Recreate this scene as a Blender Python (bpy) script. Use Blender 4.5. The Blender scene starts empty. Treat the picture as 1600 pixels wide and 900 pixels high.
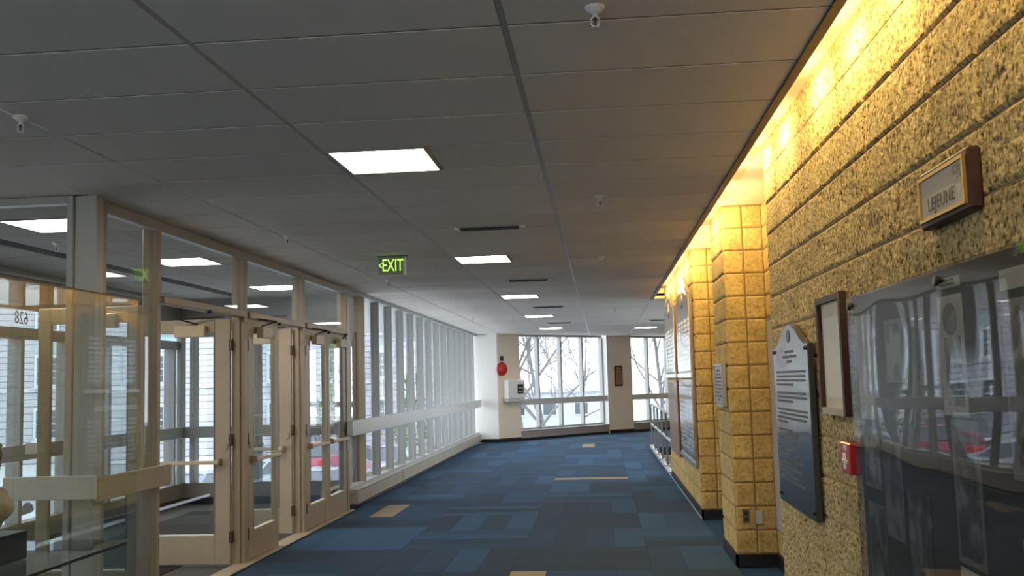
import bpy, bmesh, math, random
from mathutils import Vector, Matrix, noise

# ------------------------------------------------------------------ camera, world, exposure
SC = bpy.context.scene
COL = SC.collection
H = 1.64                       # eye height
CZ = 2.972                     # ceiling height
RZ = 3.152                     # height of the raised slot / alcove ceiling
YAW, PITCH, ROLL = .087, .0942, -.0275
cam = bpy.data.objects.new('camera', bpy.data.cameras.new('camera'))
COL.objects.link(cam)
cam.data.sensor_width = 36.0
cam.data.lens = 1551.9 / 1600 * 36
cam.data.clip_start = .05
cam.data.clip_end = 400
_f = Vector((-math.sin(YAW) * math.cos(PITCH), math.cos(YAW) * math.cos(PITCH), math.sin(PITCH)))
_r = Vector((math.cos(YAW), math.sin(YAW), 0))
_u = _r.cross(_f)
_R = _r * math.cos(ROLL) + _u * math.sin(ROLL)
_U = -_r * math.sin(ROLL) + _u * math.cos(ROLL)
cam.matrix_world = Matrix(((_R.x, _U.x, -_f.x, 0), (_R.y, _U.y, -_f.y, 0), (_R.z, _U.z, -_f.z, H), (0, 0, 0, 1)))
SC.camera = cam

world = bpy.data.worlds.new('overcast_sky')
SC.world = world
world.use_nodes = True
bg = world.node_tree.nodes['Background']
bg.inputs['Color'].default_value = (.86, .92, 1.0, 1)
bg.inputs['Strength'].default_value = 2.7

SC.view_settings.view_transform = 'Standard'
SC.view_settings.look = 'None'
SC.view_settings.gamma = 1
SC.view_settings.exposure = 1.1
SC.cycles.use_denoising = True
SC.cycles.max_bounces = 10
SC.cycles.diffuse_bounces = 5
SC.cycles.glossy_bounces = 4
SC.cycles.transparent_max_bounces = 48
SC.cycles.caustics_reflective = False
SC.cycles.caustics_refractive = False
SC.cycles.sample_clamp_indirect = 4

PANEL_GLOW = 14.0               # brightness of the ceiling light lenses
COVE_WATTS = 23.0               # each lamp hidden in the wall slot
rng = random.Random(7)

# ------------------------------------------------------------------ materials
MATS = {}
def mat(name, color, rough=.6, metal=0.0, spec=.5, bump=None, vary=None, coat=0.0, emit=None, sheen=0.0, objvary=0.0):
    """bump=(scale, strength, distance); vary=(scale, colour2, detail)"""
    if name in MATS:
        return MATS[name]
    m = bpy.data.materials.new(name)
    m.use_nodes = True
    nt = m.node_tree
    b = nt.nodes['Principled BSDF']
    b.inputs['Base Color'].default_value = (*color, 1)
    b.inputs['Roughness'].default_value = rough
    b.inputs['Metallic'].default_value = metal
    b.inputs['Specular IOR Level'].default_value = spec
    b.inputs['Coat Weight'].default_value = coat
    b.inputs['Sheen Weight'].default_value = sheen
    if emit:
        b.inputs['Emission Color'].default_value = (*emit[0], 1)
        b.inputs['Emission Strength'].default_value = emit[1]
    tc = nt.nodes.new('ShaderNodeTexCoord')
    out = None
    if vary:
        n = nt.nodes.new('ShaderNodeTexNoise')
        n.inputs['Scale'].default_value = vary[0]
        n.inputs['Detail'].default_value = vary[2] if len(vary) > 2 else 3
        nt.links.new(tc.outputs['Object'], n.inputs['Vector'])
        r = nt.nodes.new('ShaderNodeValToRGB')
        r.color_ramp.elements[0].position = .32
        r.color_ramp.elements[1].position = .68
        r.color_ramp.elements[0].color = (*color, 1)
        r.color_ramp.elements[1].color = (*vary[1], 1)
        nt.links.new(n.outputs['Fac'], r.inputs['Fac'])
        out = r.outputs['Color']
        nt.links.new(out, b.inputs['Base Color'])
    if objvary:
        oi = nt.nodes.new('ShaderNodeObjectInfo')
        hs = nt.nodes.new('ShaderNodeHueSaturation')
        mr = nt.nodes.new('ShaderNodeMapRange')
        mr.inputs['To Min'].default_value = 1 - objvary
        mr.inputs['To Max'].default_value = 1 + objvary
        nt.links.new(oi.outputs['Random'], mr.inputs['Value'])
        nt.links.new(mr.outputs['Result'], hs.inputs['Value'])
        if out:
            nt.links.new(out, hs.inputs['Color'])
        else:
            hs.inputs['Color'].default_value = (*color, 1)
        nt.links.new(hs.outputs['Color'], b.inputs['Base Color'])
    if bump:
        n2 = nt.nodes.new('ShaderNodeTexNoise')
        n2.inputs['Scale'].default_value = bump[0]
        n2.inputs['Detail'].default_value = 4
        nt.links.new(tc.outputs['Object'], n2.inputs['Vector'])
        bp = nt.nodes.new('ShaderNodeBump')
        bp.inputs['Strength'].default_value = bump[1]
        bp.inputs['Distance'].default_value = bump[2]
        nt.links.new(n2.outputs['Fac'], bp.inputs['Height'])
        nt.links.new(bp.outputs['Normal'], b.inputs['Normal'])
    MATS[name] = m
    return m

def glass_mat(name, tint=(.93, .95, .95), ior=1.5, rough=0.0, wav=None, gain=1.0):
    m = bpy.data.materials.new(name)
    m.use_nodes = True
    nt = m.node_tree
    nt.nodes.remove(nt.nodes['Principled BSDF'])
    o = nt.nodes['Material Output']
    t = nt.nodes.new('ShaderNodeBsdfTransparent')
    t.inputs['Color'].default_value = (*tint, 1)
    g = nt.nodes.new('ShaderNodeBsdfGlossy')
    g.inputs['Roughness'].default_value = rough
    fr = nt.nodes.new('ShaderNodeFresnel')
    fr.inputs['IOR'].default_value = ior
    mx = nt.nodes.new('ShaderNodeMixShader')
    mul = nt.nodes.new('ShaderNodeMath'); mul.operation = 'MULTIPLY'; mul.use_clamp = True
    mul.inputs[1].default_value = gain
    # both faces of a sheet reflect alike: undo the node's inversion on back faces
    geo = nt.nodes.new('ShaderNodeNewGeometry')
    mri = nt.nodes.new('ShaderNodeMapRange')
    mri.inputs['To Min'].default_value = ior
    mri.inputs['To Max'].default_value = 1 / ior
    nt.links.new(geo.outputs['Backfacing'], mri.inputs['Value'])
    nt.links.new(mri.outputs['Result'], fr.inputs['IOR'])
    nt.links.new(fr.outputs['Fac'], mul.inputs[0])
    nt.links.new(mul.outputs[0], mx.inputs['Fac'])
    nt.links.new(t.outputs[0], mx.inputs[1])
    nt.links.new(g.outputs[0], mx.inputs[2])
    nt.links.new(mx.outputs[0], o.inputs['Surface'])
    if wav:
        tc = nt.nodes.new('ShaderNodeTexCoord')
        n = nt.nodes.new('ShaderNodeTexNoise')
        n.inputs['Scale'].default_value = wav[0]
        n.inputs['Detail'].default_value = 0
        nt.links.new(tc.outputs['Object'], n.inputs['Vector'])
        bp = nt.nodes.new('ShaderNodeBump')
        bp.inputs['Strength'].default_value = 1
        bp.inputs['Distance'].default_value = wav[1]
        nt.links.new(n.outputs['Fac'], bp.inputs['Height'])
        nt.links.new(bp.outputs['Normal'], g.inputs['Normal'])
    MATS[name] = m
    return m

M_TILE = mat('acoustic_tile', (.86, .80, .74), .95, spec=.15, bump=(170, .35, .003), vary=(260, (.78, .725, .67), 2), objvary=.05)
M_GRID = mat('ceiling_grid', (.36, .34, .32), .38, spec=.6)
M_PLENUM = mat('plenum_dark', (.05, .048, .045), .9)
M_CREAM = mat('cream_plaster', (.66, .57, .42), .8)
M_TRIM = mat('bronze_trim', (.10, .075, .055), .4, metal=.5)
M_STEEL = mat('grey_painted_metal', (.43, .44, .415), .42, spec=.5)
M_STEELD = mat('dark_grey_metal', (.15, .15, .145), .45)  # plain dark grey paint, the metal's own colour
M_TAN = mat('tan_painted_metal', (.40, .315, .215), .42, spec=.5, vary=(3, (.36, .285, .195)))
M_FIN = mat('fin_metal', (.42, .42, .41), .35, spec=.5)
M_RAIL = mat('brushed_rail', (.56, .56, .56), .33, metal=.25)
M_HEAT = mat('heater_enamel', (.42, .38, .31), .45)
M_WALLW = mat('white_paint', (.84, .82, .78), .7)
M_BEIGE = mat('beige_paint', (.70, .59, .47), .7)
M_BASE = mat('black_vinyl_base', (.006, .006, .008), .35)
M_BLACK = mat('black_plastic', (.012, .012, .012), .4)
M_WHITE = mat('white_plastic', (.78, .77, .74), .45)
M_WOOD = mat('dark_wood', (.055, .022, .012), .55, vary=(14, (.038, .015, .009)), spec=.3)
M_MIDWOOD = mat('oak_wood', (.26, .15, .065), .45, vary=(9, (.19, .105, .045)), coat=.15)
M_PAPER = mat('cream_paper', (.66, .58, .44), .6, vary=(12, (.58, .5, .37)))
M_BRASS = mat('brass', (.45, .28, .08), .4, metal=.8)
M_LENS = mat('light_lens', (.9, .9, .9), .5, emit=((1.0, .93, .82), PANEL_GLOW))
M_MORTAR = mat('mortar', (.20, .135, .06), .95, bump=(60, .6, .01))
M_RED = mat('fire_red', (.45, .008, .008), .35)
M_MAT = mat('entrance_mat_brown', (.055, .048, .04), .9, bump=(120, .8, .006))
M_MAT2 = mat('entrance_mat_dark', (.03, .026, .022), .95, spec=.1, bump=(120, .8, .006))
M_CONC = mat('plain_wall_tan', (.42, .33, .2), .9, bump=(30, .5, .01), vary=(4, (.36, .28, .17)))
M_GLASS = glass_mat('window_glass', (.92, .945, .95))
M_DOORG = glass_mat('door_glass', (.93, .95, .95))
M_CASEG = glass_mat('case_glass', (.94, .96, .95), ior=1.5)
M_PLEXI = glass_mat('acrylic_sheet', (.80, .80, .80), ior=1.5, rough=.012, wav=(1.7, .007), gain=.7)

def block_material(name, stops, bump, scale=54):
    m = bpy.data.materials.new(name)
    m.use_nodes = True
    nt = m.node_tree
    b = nt.nodes['Principled BSDF']
    b.inputs['Roughness'].default_value = .9
    b.inputs['Specular IOR Level'].default_value = .25
    tc = nt.nodes.new('ShaderNodeTexCoord')
    oi = nt.nodes.new('ShaderNodeObjectInfo')
    add = nt.nodes.new('ShaderNodeVectorMath'); add.operation = 'ADD'
    sc = nt.nodes.new('ShaderNodeVectorMath'); sc.operation = 'SCALE'
    sc.inputs[0].default_value = (17.0, 31.0, 23.0)
    nt.links.new(oi.outputs['Random'], sc.inputs['Scale'])
    nt.links.new(tc.outputs['Object'], add.inputs[0])
    nt.links.new(sc.outputs[0], add.inputs[1])
    n1 = nt.nodes.new('ShaderNodeTexNoise')
    n1.inputs['Scale'].default_value = scale
    n1.inputs['Detail'].default_value = 6
    n1.inputs['Roughness'].default_value = .65
    nt.links.new(add.outputs[0], n1.inputs['Vector'])
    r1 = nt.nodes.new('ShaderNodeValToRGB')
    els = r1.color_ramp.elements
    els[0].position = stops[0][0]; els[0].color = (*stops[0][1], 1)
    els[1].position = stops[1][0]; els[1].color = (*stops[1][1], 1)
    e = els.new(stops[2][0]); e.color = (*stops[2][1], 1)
    nt.links.new(n1.outputs['Fac'], r1.inputs['Fac'])
    n2 = nt.nodes.new('ShaderNodeTexNoise')
    n2.inputs['Scale'].default_value = 5
    nt.links.new(add.outputs[0], n2.inputs['Vector'])
    hs = nt.nodes.new('ShaderNodeHueSaturation')
    mr = nt.nodes.new('ShaderNodeMapRange')
    mr.inputs['From Min'].default_value = .3
    mr.inputs['From Max'].default_value = .7
    mr.inputs['To Min'].default_value = .82
    mr.inputs['To Max'].default_value = 1.15
    nt.links.new(n2.outputs['Fac'], mr.inputs['Value'])
    nt.links.new(mr.outputs['Result'], hs.inputs['Value'])
    nt.links.new(r1.outputs['Color'], hs.inputs['Color'])
    nt.links.new(hs.outputs['Color'], b.inputs['Base Color'])
    bp = nt.nodes.new('ShaderNodeBump')
    bp.inputs['Strength'].default_value = bump[0]
    bp.inputs['Distance'].default_value = bump[1]
    nt.links.new(n1.outputs['Fac'], bp.inputs['Height'])
    nt.links.new(bp.outputs['Normal'], b.inputs['Normal'])
    return m
M_BLOCK = block_material('split_face_block', [(.36, (.075, .042, .014)), (.46, (.47, .335, .14)), (.60, (.80, .62, .31))], (1.0, .018))  # dark pits and pale flecks imitate grazing light on the rough face
M_BLOCK2 = block_material('rock_face_block', [(.30, (.36, .24, .085)), (.48, (.52, .36, .14)), (.66, (.60, .43, .18))], (.7, .014), 34)

def carpet_material(name, stops):
    m = bpy.data.materials.new(name)
    m.use_nodes = True
    nt = m.node_tree
    b = nt.nodes['Principled BSDF']
    b.inputs['Roughness'].default_value = .85
    b.inputs['Specular IOR Level'].default_value = .2
    b.inputs['Sheen Weight'].default_value = .11
    b.inputs['Sheen Tint'].default_value = (.25, .5, .9, 1)
    oi = nt.nodes.new('ShaderNodeObjectInfo')
    tc = nt.nodes.new('ShaderNodeTexCoord')
    mp = nt.nodes.new('ShaderNodeMapping')
    mp.inputs['Scale'].default_value = (60, 5, 5)
    nt.links.new(tc.outputs['Object'], mp.inputs['Vector'])
    n = nt.nodes.new('ShaderNodeTexNoise')
    n.inputs['Scale'].default_value = 1.5
    n.inputs['Detail'].default_value = 5
    nt.links.new(mp.outputs[0], n.inputs['Vector'])
    ad = nt.nodes.new('ShaderNodeMath'); ad.operation = 'MULTIPLY_ADD'
    ad.inputs[1].default_value = .35
    nt.links.new(n.outputs['Fac'], ad.inputs[0])
    sb = nt.nodes.new('ShaderNodeMath'); sb.operation = 'SUBTRACT'
    nt.links.new(oi.outputs['Random'], sb.inputs[0]); sb.inputs[1].default_value = .175
    nt.links.new(sb.outputs[0], ad.inputs[2])
    r = nt.nodes.new('ShaderNodeValToRGB')
    els = r.color_ramp.elements
    els[0].position = stops[0][0]; els[0].color = (*stops[0][1], 1)
    els[1].position = stops[-1][0]; els[1].color = (*stops[-1][1], 1)
    for p, c in stops[1:-1]:
        e = els.new(p); e.color = (*c, 1)
    nt.links.new(ad.outputs[0], r.inputs['Fac'])
    nt.links.new(r.outputs['Color'], b.inputs['Base Color'])
    n2 = nt.nodes.new('ShaderNodeTexNoise'); n2.inputs['Scale'].default_value = 220
    nt.links.new(tc.outputs['Object'], n2.inputs['Vector'])
    bp = nt.nodes.new('ShaderNodeBump'); bp.inputs['Strength'].default_value = .5; bp.inputs['Distance'].default_value = .004
    nt.links.new(n2.outputs['Fac'], bp.inputs['Height'])
    nt.links.new(bp.outputs['Normal'], b.inputs['Normal'])
    return m
M_CARPET = carpet_material('carpet_blue', [(.05, (.012, .020, .030)), (.4, (.0135, .026, .043)), (.65, (.014, .038, .075)), (.92, (.022, .063, .122))])
M_CARPETTAN = mat('carpet_tan', (.36, .28, .17), .9, vary=(90, (.28, .22, .14)), bump=(220, .5, .004))

# ------------------------------------------------------------------ mesh helpers
class MB:
    def __init__(s):
        s.bm = bmesh.new()
    def box(s, x0, x1, y0, y1, z0, z1):
        vs = [s.bm.verts.new(p) for p in ((x0, y0, z0), (x1, y0, z0), (x1, y1, z0), (x0, y1, z0), (x0, y0, z1), (x1, y0, z1), (x1, y1, z1), (x0, y1, z1))]
        for f in ((0, 3, 2, 1), (4, 5, 6, 7), (0, 1, 5, 4), (1, 2, 6, 5), (2, 3, 7, 6), (3, 0, 4, 7)):
            s.bm.faces.new([vs[i] for i in f])
        return s
    def prism(s, base, vec):
        """polygon (list of 3D points) extruded by vec"""
        vec = Vector(vec)
        a = [s.bm.verts.new(Vector(p)) for p in base]
        b = [s.bm.verts.new(Vector(p) + vec) for p in base]
        n = len(a)
        s.bm.faces.new(a[::-1]); s.bm.faces.new(b)
        for i in range(n):
            s.bm.faces.new((a[i], a[(i + 1) % n], b[(i + 1) % n], b[i]))
        return s
    def slab(s, pts, z0, z1):
        return s.prism([(x, y, z0) for x, y in pts], (0, 0, z1 - z0))
    def lathe(s, prof, c, n=20, axis='z'):
        """profile list of (r, h); c centre"""
        rings = []
        for r, h in prof:
            ring = []
            for i in range(n):
                t = 2 * math.pi * i / n
                p = (r * math.cos(t), r * math.sin(t), h)
                if axis == 'x': p = (p[2], p[0], p[1])
                if axis == 'y': p = (p[0], p[2], p[1])
                ring.append(s.bm.verts.new(Vector(c) + Vector(p)))
            rings.append(ring)
        for a, b in zip(rings, rings[1:]):
            for i in range(n):
                s.bm.faces.new((a[i], a[(i + 1) % n], b[(i + 1) % n], b[i]))
        s.bm.faces.new(rings[0][::-1]); s.bm.faces.new(rings[-1])
        return s
    def tube(s, pts, rad, n=8):
        pts = [Vector(p) for p in pts]
        rads = rad if isinstance(rad, (list, tuple)) else [rad] * len(pts)
        rings = []
        for i, p in enumerate(pts):
            d = (pts[min(i + 1, len(pts) - 1)] - pts[max(i - 1, 0)]).normalized()
            a = d.cross(Vector((0, 0, 1)))
            if a.length < .05: a = d.cross(Vector((1, 0, 0)))
            a.normalize(); b = d.cross(a)
            rings.append([s.bm.verts.new(p + (a * math.cos(2 * math.pi * k / n) + b * math.sin(2 * math.pi * k / n)) * rads[i]) for k in range(n)])
        for A, B in zip(rings, rings[1:]):
            for k in range(n):
                s.bm.faces.new((A[k], A[(k + 1) % n], B[(k + 1) % n], B[k]))
        s.bm.faces.new(rings[0]); s.bm.faces.new(rings[-1][::-1])
        return s
    def quad(s, pts):
        s.bm.faces.new([s.bm.verts.new(Vector(p)) for p in pts]); return s
    def bevel(s, w, seg=1):
        bmesh.ops.bevel(s.bm, geom=list(s.bm.edges), offset=w, segments=seg, affect='EDGES', profile=.5)
        return s
    def mesh(s, name, m, off=None, smooth=False):
        bmesh.ops.recalc_face_normals(s.bm, faces=list(s.bm.faces))
        if off is not None:
            bmesh.ops.translate(s.bm, verts=list(s.bm.verts), vec=-Vector(off))
        me = bpy.data.meshes.new(name)
        s.bm.to_mesh(me); s.bm.free()
        me.materials.append(m)
        if smooth:
            for p in me.polygons: p.use_smooth = True
        return me
    def build(s, name, m, parent=None, local=False, smooth=False):
        """part under parent (geometry given in world space unless local), or a top-level mesh with its origin at its base"""
        if parent is not None:
            off = None if local else parent_origin(parent)
            return link(name, s.mesh(name, m, off, smooth), parent)
        xs = [v.co for v in s.bm.verts]
        lo = Vector([min(v[i] for v in xs) for i in range(3)]); hi = Vector([max(v[i] for v in xs) for i in range(3)])
        o = Vector(((lo.x + hi.x) / 2, (lo.y + hi.y) / 2, lo.z))
        ob = link(name, s.mesh(name, m, o, smooth))
        ob.location = o
        return ob

def parent_origin(p):
    v = Vector((0, 0, 0))
    while p is not None:
        v += p.location; p = p.parent
    return v
def link(name, data, parent=None):
    o = bpy.data.objects.new(name, data)
    COL.objects.link(o)
    o.parent = parent
    return o
def thing(name, loc, label, cat, group=None, rz=0):
    o = link(name, None)
    o.empty_display_size = .1
    o.location = loc; o.rotation_euler.z = rz
    tag(o, label, cat, group)
    return o
def tag(o, label, cat, group=None):
    o['label'] = label; o['category'] = cat
    if group: o['group'] = group
    return o
def struct(name, loc=(0, 0, 0), label=None, cat=None):
    o = link(name, None)
    o.empty_display_size = .1
    o.location = loc
    o['kind'] = 'structure'
    if label: o['label'] = label
    if cat: o['category'] = cat
    return o
def sbox(name, m, dims, label, cat):
    o = MB().box(*dims).build(name, m)
    o['kind'] = 'structure'; o['label'] = label; o['category'] = cat
    return o
def B(name, m, parent, dims, bev=0, **k):
    b = MB().box(*dims)
    if bev: b.bevel(bev)
    return b.build(name, m, parent, **k)
def copy_tree(o, parent=None):
    c = o.copy(); COL.objects.link(c); c.parent = parent
    for ch in list(o.children): copy_tree(ch, c)
    return c
def clip(poly, a, b, c):
    """keep a*x+b*y<=c"""
    out = []
    n = len(poly)
    for i in range(n):
        p, q = poly[i], poly[(i + 1) % n]
        dp, dq = a * p[0] + b * p[1] - c, a * q[0] + b * q[1] - c
        if dp <= 0: out.append(p)
        if (dp < 0 < dq) or (dq < 0 < dp):
            t = dp / (dp - dq)
            out.append((p[0] + (q[0] - p[0]) * t, p[1] + (q[1] - p[1]) * t))
    return out
def rect(x0, x1, y0, y1):
    return [(x0, y0), (x1, y0), (x1, y1), (x0, y1)]
def text_mesh(name, body, size, m, parent, loc, rot, depth=.002, align='CENTER', spacing=1.0):
    cu = bpy.data.curves.new(name, 'FONT')
    cu.body = body; cu.size = size; cu.extrude = depth; cu.align_x = align; cu.align_y = 'CENTER'
    cu.space_character = spacing
    cu.resolution_u = 3
    tmp = bpy.data.objects.new(name, cu); COL.objects.link(tmp)
    bpy.context.view_layer.update()
    me = bpy.data.meshes.new_from_object(tmp.evaluated_get(bpy.context.evaluated_depsgraph_get()))
    bpy.data.objects.remove(tmp); bpy.data.curves.remove(cu)
    me.materials.clear(); me.materials.append(m)
    o = link(name, me, parent)
    o.location = Vector(loc) - parent_origin(parent)
    o.rotation_euler = rot
    return o

# ------------------------------------------------------------------ plan of the place (metres, eye at x=0 y=0)
XL = -3.40            # glazed left side
XR = 1.115            # face of the block walls
XA = 1.47             # back of the alcoves
XE = .883             # edge of the main ceiling
BACK = [(-3.4, 27.3), (-2.85, 27.3), (-2.28, 27.9), (.2, 30.7), (.95, 31.2), (3.6, 33.8)]
VX0, VY0, VY1 = -6.18, 6.33, 14.15     # vestibule
def back_clip(poly, extra=.6):
    s = (33.8 - 27.9) / (3.6 + 2.28)
    return clip(poly, -s, 1, 27.9 + s * 2.28 + extra)

# ------------------------------------------------------------------ floor
floor = struct('floor', (-1, 12, -.012), 'blue carpet plank floor of the corridor', 'floor')
pts = back_clip(rect(-3.42, 1.112, -4, 34))
MB().slab(pts, -.25, -.012).build('floor_slab', M_CARPET, floor)
MB().slab(rect(1.112, 1.5, -4, 16.9), -.25, -.012).build('floor_slab', M_CARPET, floor)
MB().slab(back_clip(rect(1.112, 3.6, 24.2, 34)), -.25, -.012).build('floor_slab', M_CARPET, floor)
MB().slab(rect(VX0, -3.42, -4, VY0 - .02), -.25, -.012).build('floor_slab', M_CARPET, floor)
ACC = [(-2.95, 13.0, 'y'), (-.2, 16.87, 'x'), (-.37, 25.2, 'y'), (-.7, 8.2, 'y')]
GX, GY, CELL, PW = -.84, 12.45, 1.22, .305
plank_x = plank_y = None
def plank_mesh(poly, name='carpet_plank'):
    return MB().slab(poly, 0, .012)
for ci in range(-2, 2):
    for ck in range(-4, 16):
        ox, oy = GX + ci * CELL, GY + ck * CELL
        along_y = ((ci + ck) % 2 == 0)
        for a in ACC:
            if ox <= a[0] < ox + CELL and oy <= a[1] < oy + CELL:
                along_y = a[2] == 'y'
        for k in range(4):
            r = (ox + k * PW, ox + (k + 1) * PW, oy, oy + CELL) if along_y else (ox, ox + CELL, oy + k * PW, oy + (k + 1) * PW)
            poly = back_clip(clip(rect(*r), 1, 0, 1.11), .3)
            if len(poly) < 3: continue
            cx = sum(p[0] for p in poly) / len(poly); cy = sum(p[1] for p in poly) / len(poly)
            acc = any(r[0] <= a[0] < r[1] and r[2] <= a[1] < r[3] for a in ACC)
            g = .0012
            full = len(poly) == 4 and abs((r[1] - r[0]) * (r[3] - r[2]) - abs(sum(poly[i][0] * poly[(i + 1) % 4][1] - poly[(i + 1) % 4][0] * poly[i][1] for i in range(4)) / 2)) < 1e-4
            if full and not acc:
                if plank_x is None:
                    plank_x = MB().box(-CELL / 2 + g, CELL / 2 - g, -PW / 2 + g, PW / 2 - g, 0, .012).mesh('carpet_plank', M_CARPET)
                o = link('carpet_plank', plank_x, floor)
                o.location = Vector((cx, cy, 0)) - floor.location - Vector((0, 0, .012))
                o.rotation_euler.z = math.pi / 2 if along_y else 0
            else:
                loc = Vector((cx, cy, 0))
                b = MB().slab([(p[0] - cx, p[1] - cy) for p in poly], 0, .012)
                o = link('carpet_plank', b.mesh('carpet_plank', M_CARPETTAN if acc else M_CARPET), floor)
                o.location = loc - floor.location - Vector((0, 0, .012))
                if acc: o['label'] = 'tan accent carpet plank'
vfloor = struct('floor', (-4.8, 10, -.01), 'dark brown mat floor inside the glass vestibule', 'floor')
B('floor_slab', M_MAT, vfloor, (VX0, -3.42, VY0, VY1, -.25, -.002))
B('threshold', M_TAN, vfloor, (-3.50, -3.33, 7.45, 13.2, -.002, .012), .003)
B('entrance_mat', M_MAT2, vfloor, (-5.6, -4.0, 7.6, 13.3, -.002, .006), .002)

# ------------------------------------------------------------------ ceiling
ceil = struct('ceiling', (-1, 12, CZ), 'suspended ceiling of wide grey acoustic tiles', 'ceiling')
X2 = -.3175
COLS = [(-3.40, X2 - 2.4384), (X2 - 2.4384, X2 - 1.2192), (X2 - 1.2192, X2), (X2, XE)]
ROW0, ROWD = 3.606, .6096
LIGHT_ROWS = [3, 11, 19, 27, 35]
ADDED_LIGHTS = [(-1.23, .86), (-4.25, 3.4), (-4.25, .2)]  # unseen panels added to brighten the near end
LX0, LX1 = -1.515, -.945
tile_cache = {}
def tile(poly, z, parent, mtl=M_TILE, name='ceiling_tile'):
    cx = sum(p[0] for p in poly) / len(poly); cy = sum(p[1] for p in poly) / len(poly)
    loc = [(round(p[0] - cx, 4), round(p[1] - cy, 4)) for p in poly]
    key = (tuple(loc), name)
    if key not in tile_cache:
        tile_cache[key] = MB().slab(loc, 0, .016).mesh(name, mtl)
    o = link(name, tile_cache[key], parent)
    o.location = Vector((cx, cy, z)) - parent_origin(parent)
    return o
G = .0095
for r in range(-3, 48):
    y0, y1 = ROW0 + r * ROWD, ROW0 + (r + 1) * ROWD
    for ci, (x0, x1) in enumerate(COLS + [(XE, XE + 1.22), (XE + 1.22, 3.5)]):
        if ci >= 4 and y0 < 16.9: continue
        xa = x0 + (.0135 if ci else 0)
        xb = x1 - (.0135 if ci < 3 else 0.004)
        if ci == 2 and r in LIGHT_ROWS: xa = LX1 + .012
        poly = back_clip(rect(xa, xb, y0 + G, y1 - G), .2)
        if len(poly) > 2: tile(poly, CZ, ceil)
for x in (X2 - 2.4384, X2 - 1.2192, X2, XE):
    y0 = 1.7 if x < XE else 16.92
    y1 = 27.9 + 1.0 * (x + 2.28) + .1
    B('ceiling_runner', M_GRID, ceil, (x - .0125, x + .0125, y0, y1, CZ + .0016, CZ + .03))
M_TEE = mat('shaded_cross_tee', (.19, .175, .158), .7)  # colour darkened to carry the shade in the tile joints
for r in range(-3, 41):
    y = ROW0 + r * ROWD
    xm = XE - .002 if y < 16.9 else 3.45
    pl_ = back_clip(rect(XL, xm, y - G, y + G), .15)
    if len(pl_) > 2: MB().slab(pl_, CZ + .0025, CZ + .015).build('cross_tee', M_TEE, ceil)
# plenum above, closing the tile joints
MB().slab(back_clip(rect(-3.42, XE, 1.7, 34), .4), CZ + .05, CZ + .09).build('plenum', M_PLENUM, ceil)
MB().slab(back_clip(rect(XE, 3.5, 16.9, 34), .4), CZ + .05, CZ + .09).build('plenum', M_PLENUM, ceil)
B('ceiling_panel', M_TILE, ceil, (-6.4, XE, -4, ROW0 - 3 * ROWD - .003, CZ, CZ + .05))
B('ceiling_panel', M_TILE, ceil, (-6.4, -3.405, ROW0 - 3 * ROWD, VY0 - .02, CZ, CZ + .05))
B('roof_slab', M_PLENUM, ceil, (-6.6, 3.6, -4.2, 27.6, RZ + .06, RZ + .3))
MB().slab(back_clip(rect(-3.6, 3.6, 27.6, 34), .5), RZ + .06, RZ + .3).build('roof_slab', M_PLENUM, ceil)
# light slot along the block wall: edge trim, fascia, slot ceiling, end cap
B('edge_trim', M_TRIM, ceil, (XE - .004, .92, -4, 16.9, CZ - .012, CZ - .002))
B('slot_fascia', M_CREAM, ceil, (XE, XE + .012, -4, 16.9, CZ - .002, RZ))
B('slot_ceiling', M_CREAM, ceil, (XE, XR + .005, -4, 16.92, RZ, RZ + .03))
B('slot_end', M_CREAM, ceil, (XE, XR + .3, 16.9, 16.93, CZ, RZ))
for (ya, yb) in ((6.56, 8.9), (9.8, 11.85)):
    y = ya
    k = math.ceil((ya - ROW0) / ROWD)
    edges = [ya] + [ROW0 + j * ROWD for j in range(k, k + 6) if ya + .02 < ROW0 + j * ROWD < yb - .02] + [yb]
    for a, b in zip(edges, edges[1:]):
        tile(rect(XR + .006, XA + .02, a + G, b - G), RZ, ceil, name='alcove_tile')
    B('plenum', M_PLENUM, ceil, (XR, XA + .1, ya, yb, RZ + .03, RZ + .05))
# vestibule ceiling
vceil = struct('ceiling', (-4.8, 10, CZ), 'darker tile ceiling inside the glass vestibule', 'ceiling')
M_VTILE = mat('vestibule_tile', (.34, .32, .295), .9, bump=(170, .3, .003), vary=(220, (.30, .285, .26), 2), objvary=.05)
VL = [(7.12, 7.72), (9.57, 10.17), (12.50, 13.10)]
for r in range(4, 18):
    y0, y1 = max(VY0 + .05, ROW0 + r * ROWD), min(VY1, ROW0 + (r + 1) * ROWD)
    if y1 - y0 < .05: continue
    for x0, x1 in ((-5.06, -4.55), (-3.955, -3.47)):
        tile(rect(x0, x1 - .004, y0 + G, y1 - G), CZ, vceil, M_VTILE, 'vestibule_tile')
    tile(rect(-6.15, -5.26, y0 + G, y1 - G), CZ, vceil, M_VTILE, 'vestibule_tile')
ys = [VY0 + .05]
for a, b in VL: ys += [a, b]
ys.append(VY1)
for a, b in zip(ys[0::2], ys[1::2]):
    n = max(1, round((b - a) / ROWD))
    for k in range(n):
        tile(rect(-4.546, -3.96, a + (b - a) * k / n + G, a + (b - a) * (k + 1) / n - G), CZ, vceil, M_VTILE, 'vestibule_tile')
B('slot_diffuser', M_BLACK, vceil, (-5.26, -5.06, VY0 + .1, VY1 - .1, CZ + .01, CZ + .03))
for x in (-5.215, -5.165, -5.105):
    B('slot_vane', M_BLACK, vceil, (x - .006, x + .006, VY0 + .1, VY1 - .1, CZ - .004, CZ + .012))
B('plenum', M_PLENUM, vceil, (-6.3, -3.42, VY0, VY1, CZ + .05, CZ + .09))

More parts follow.
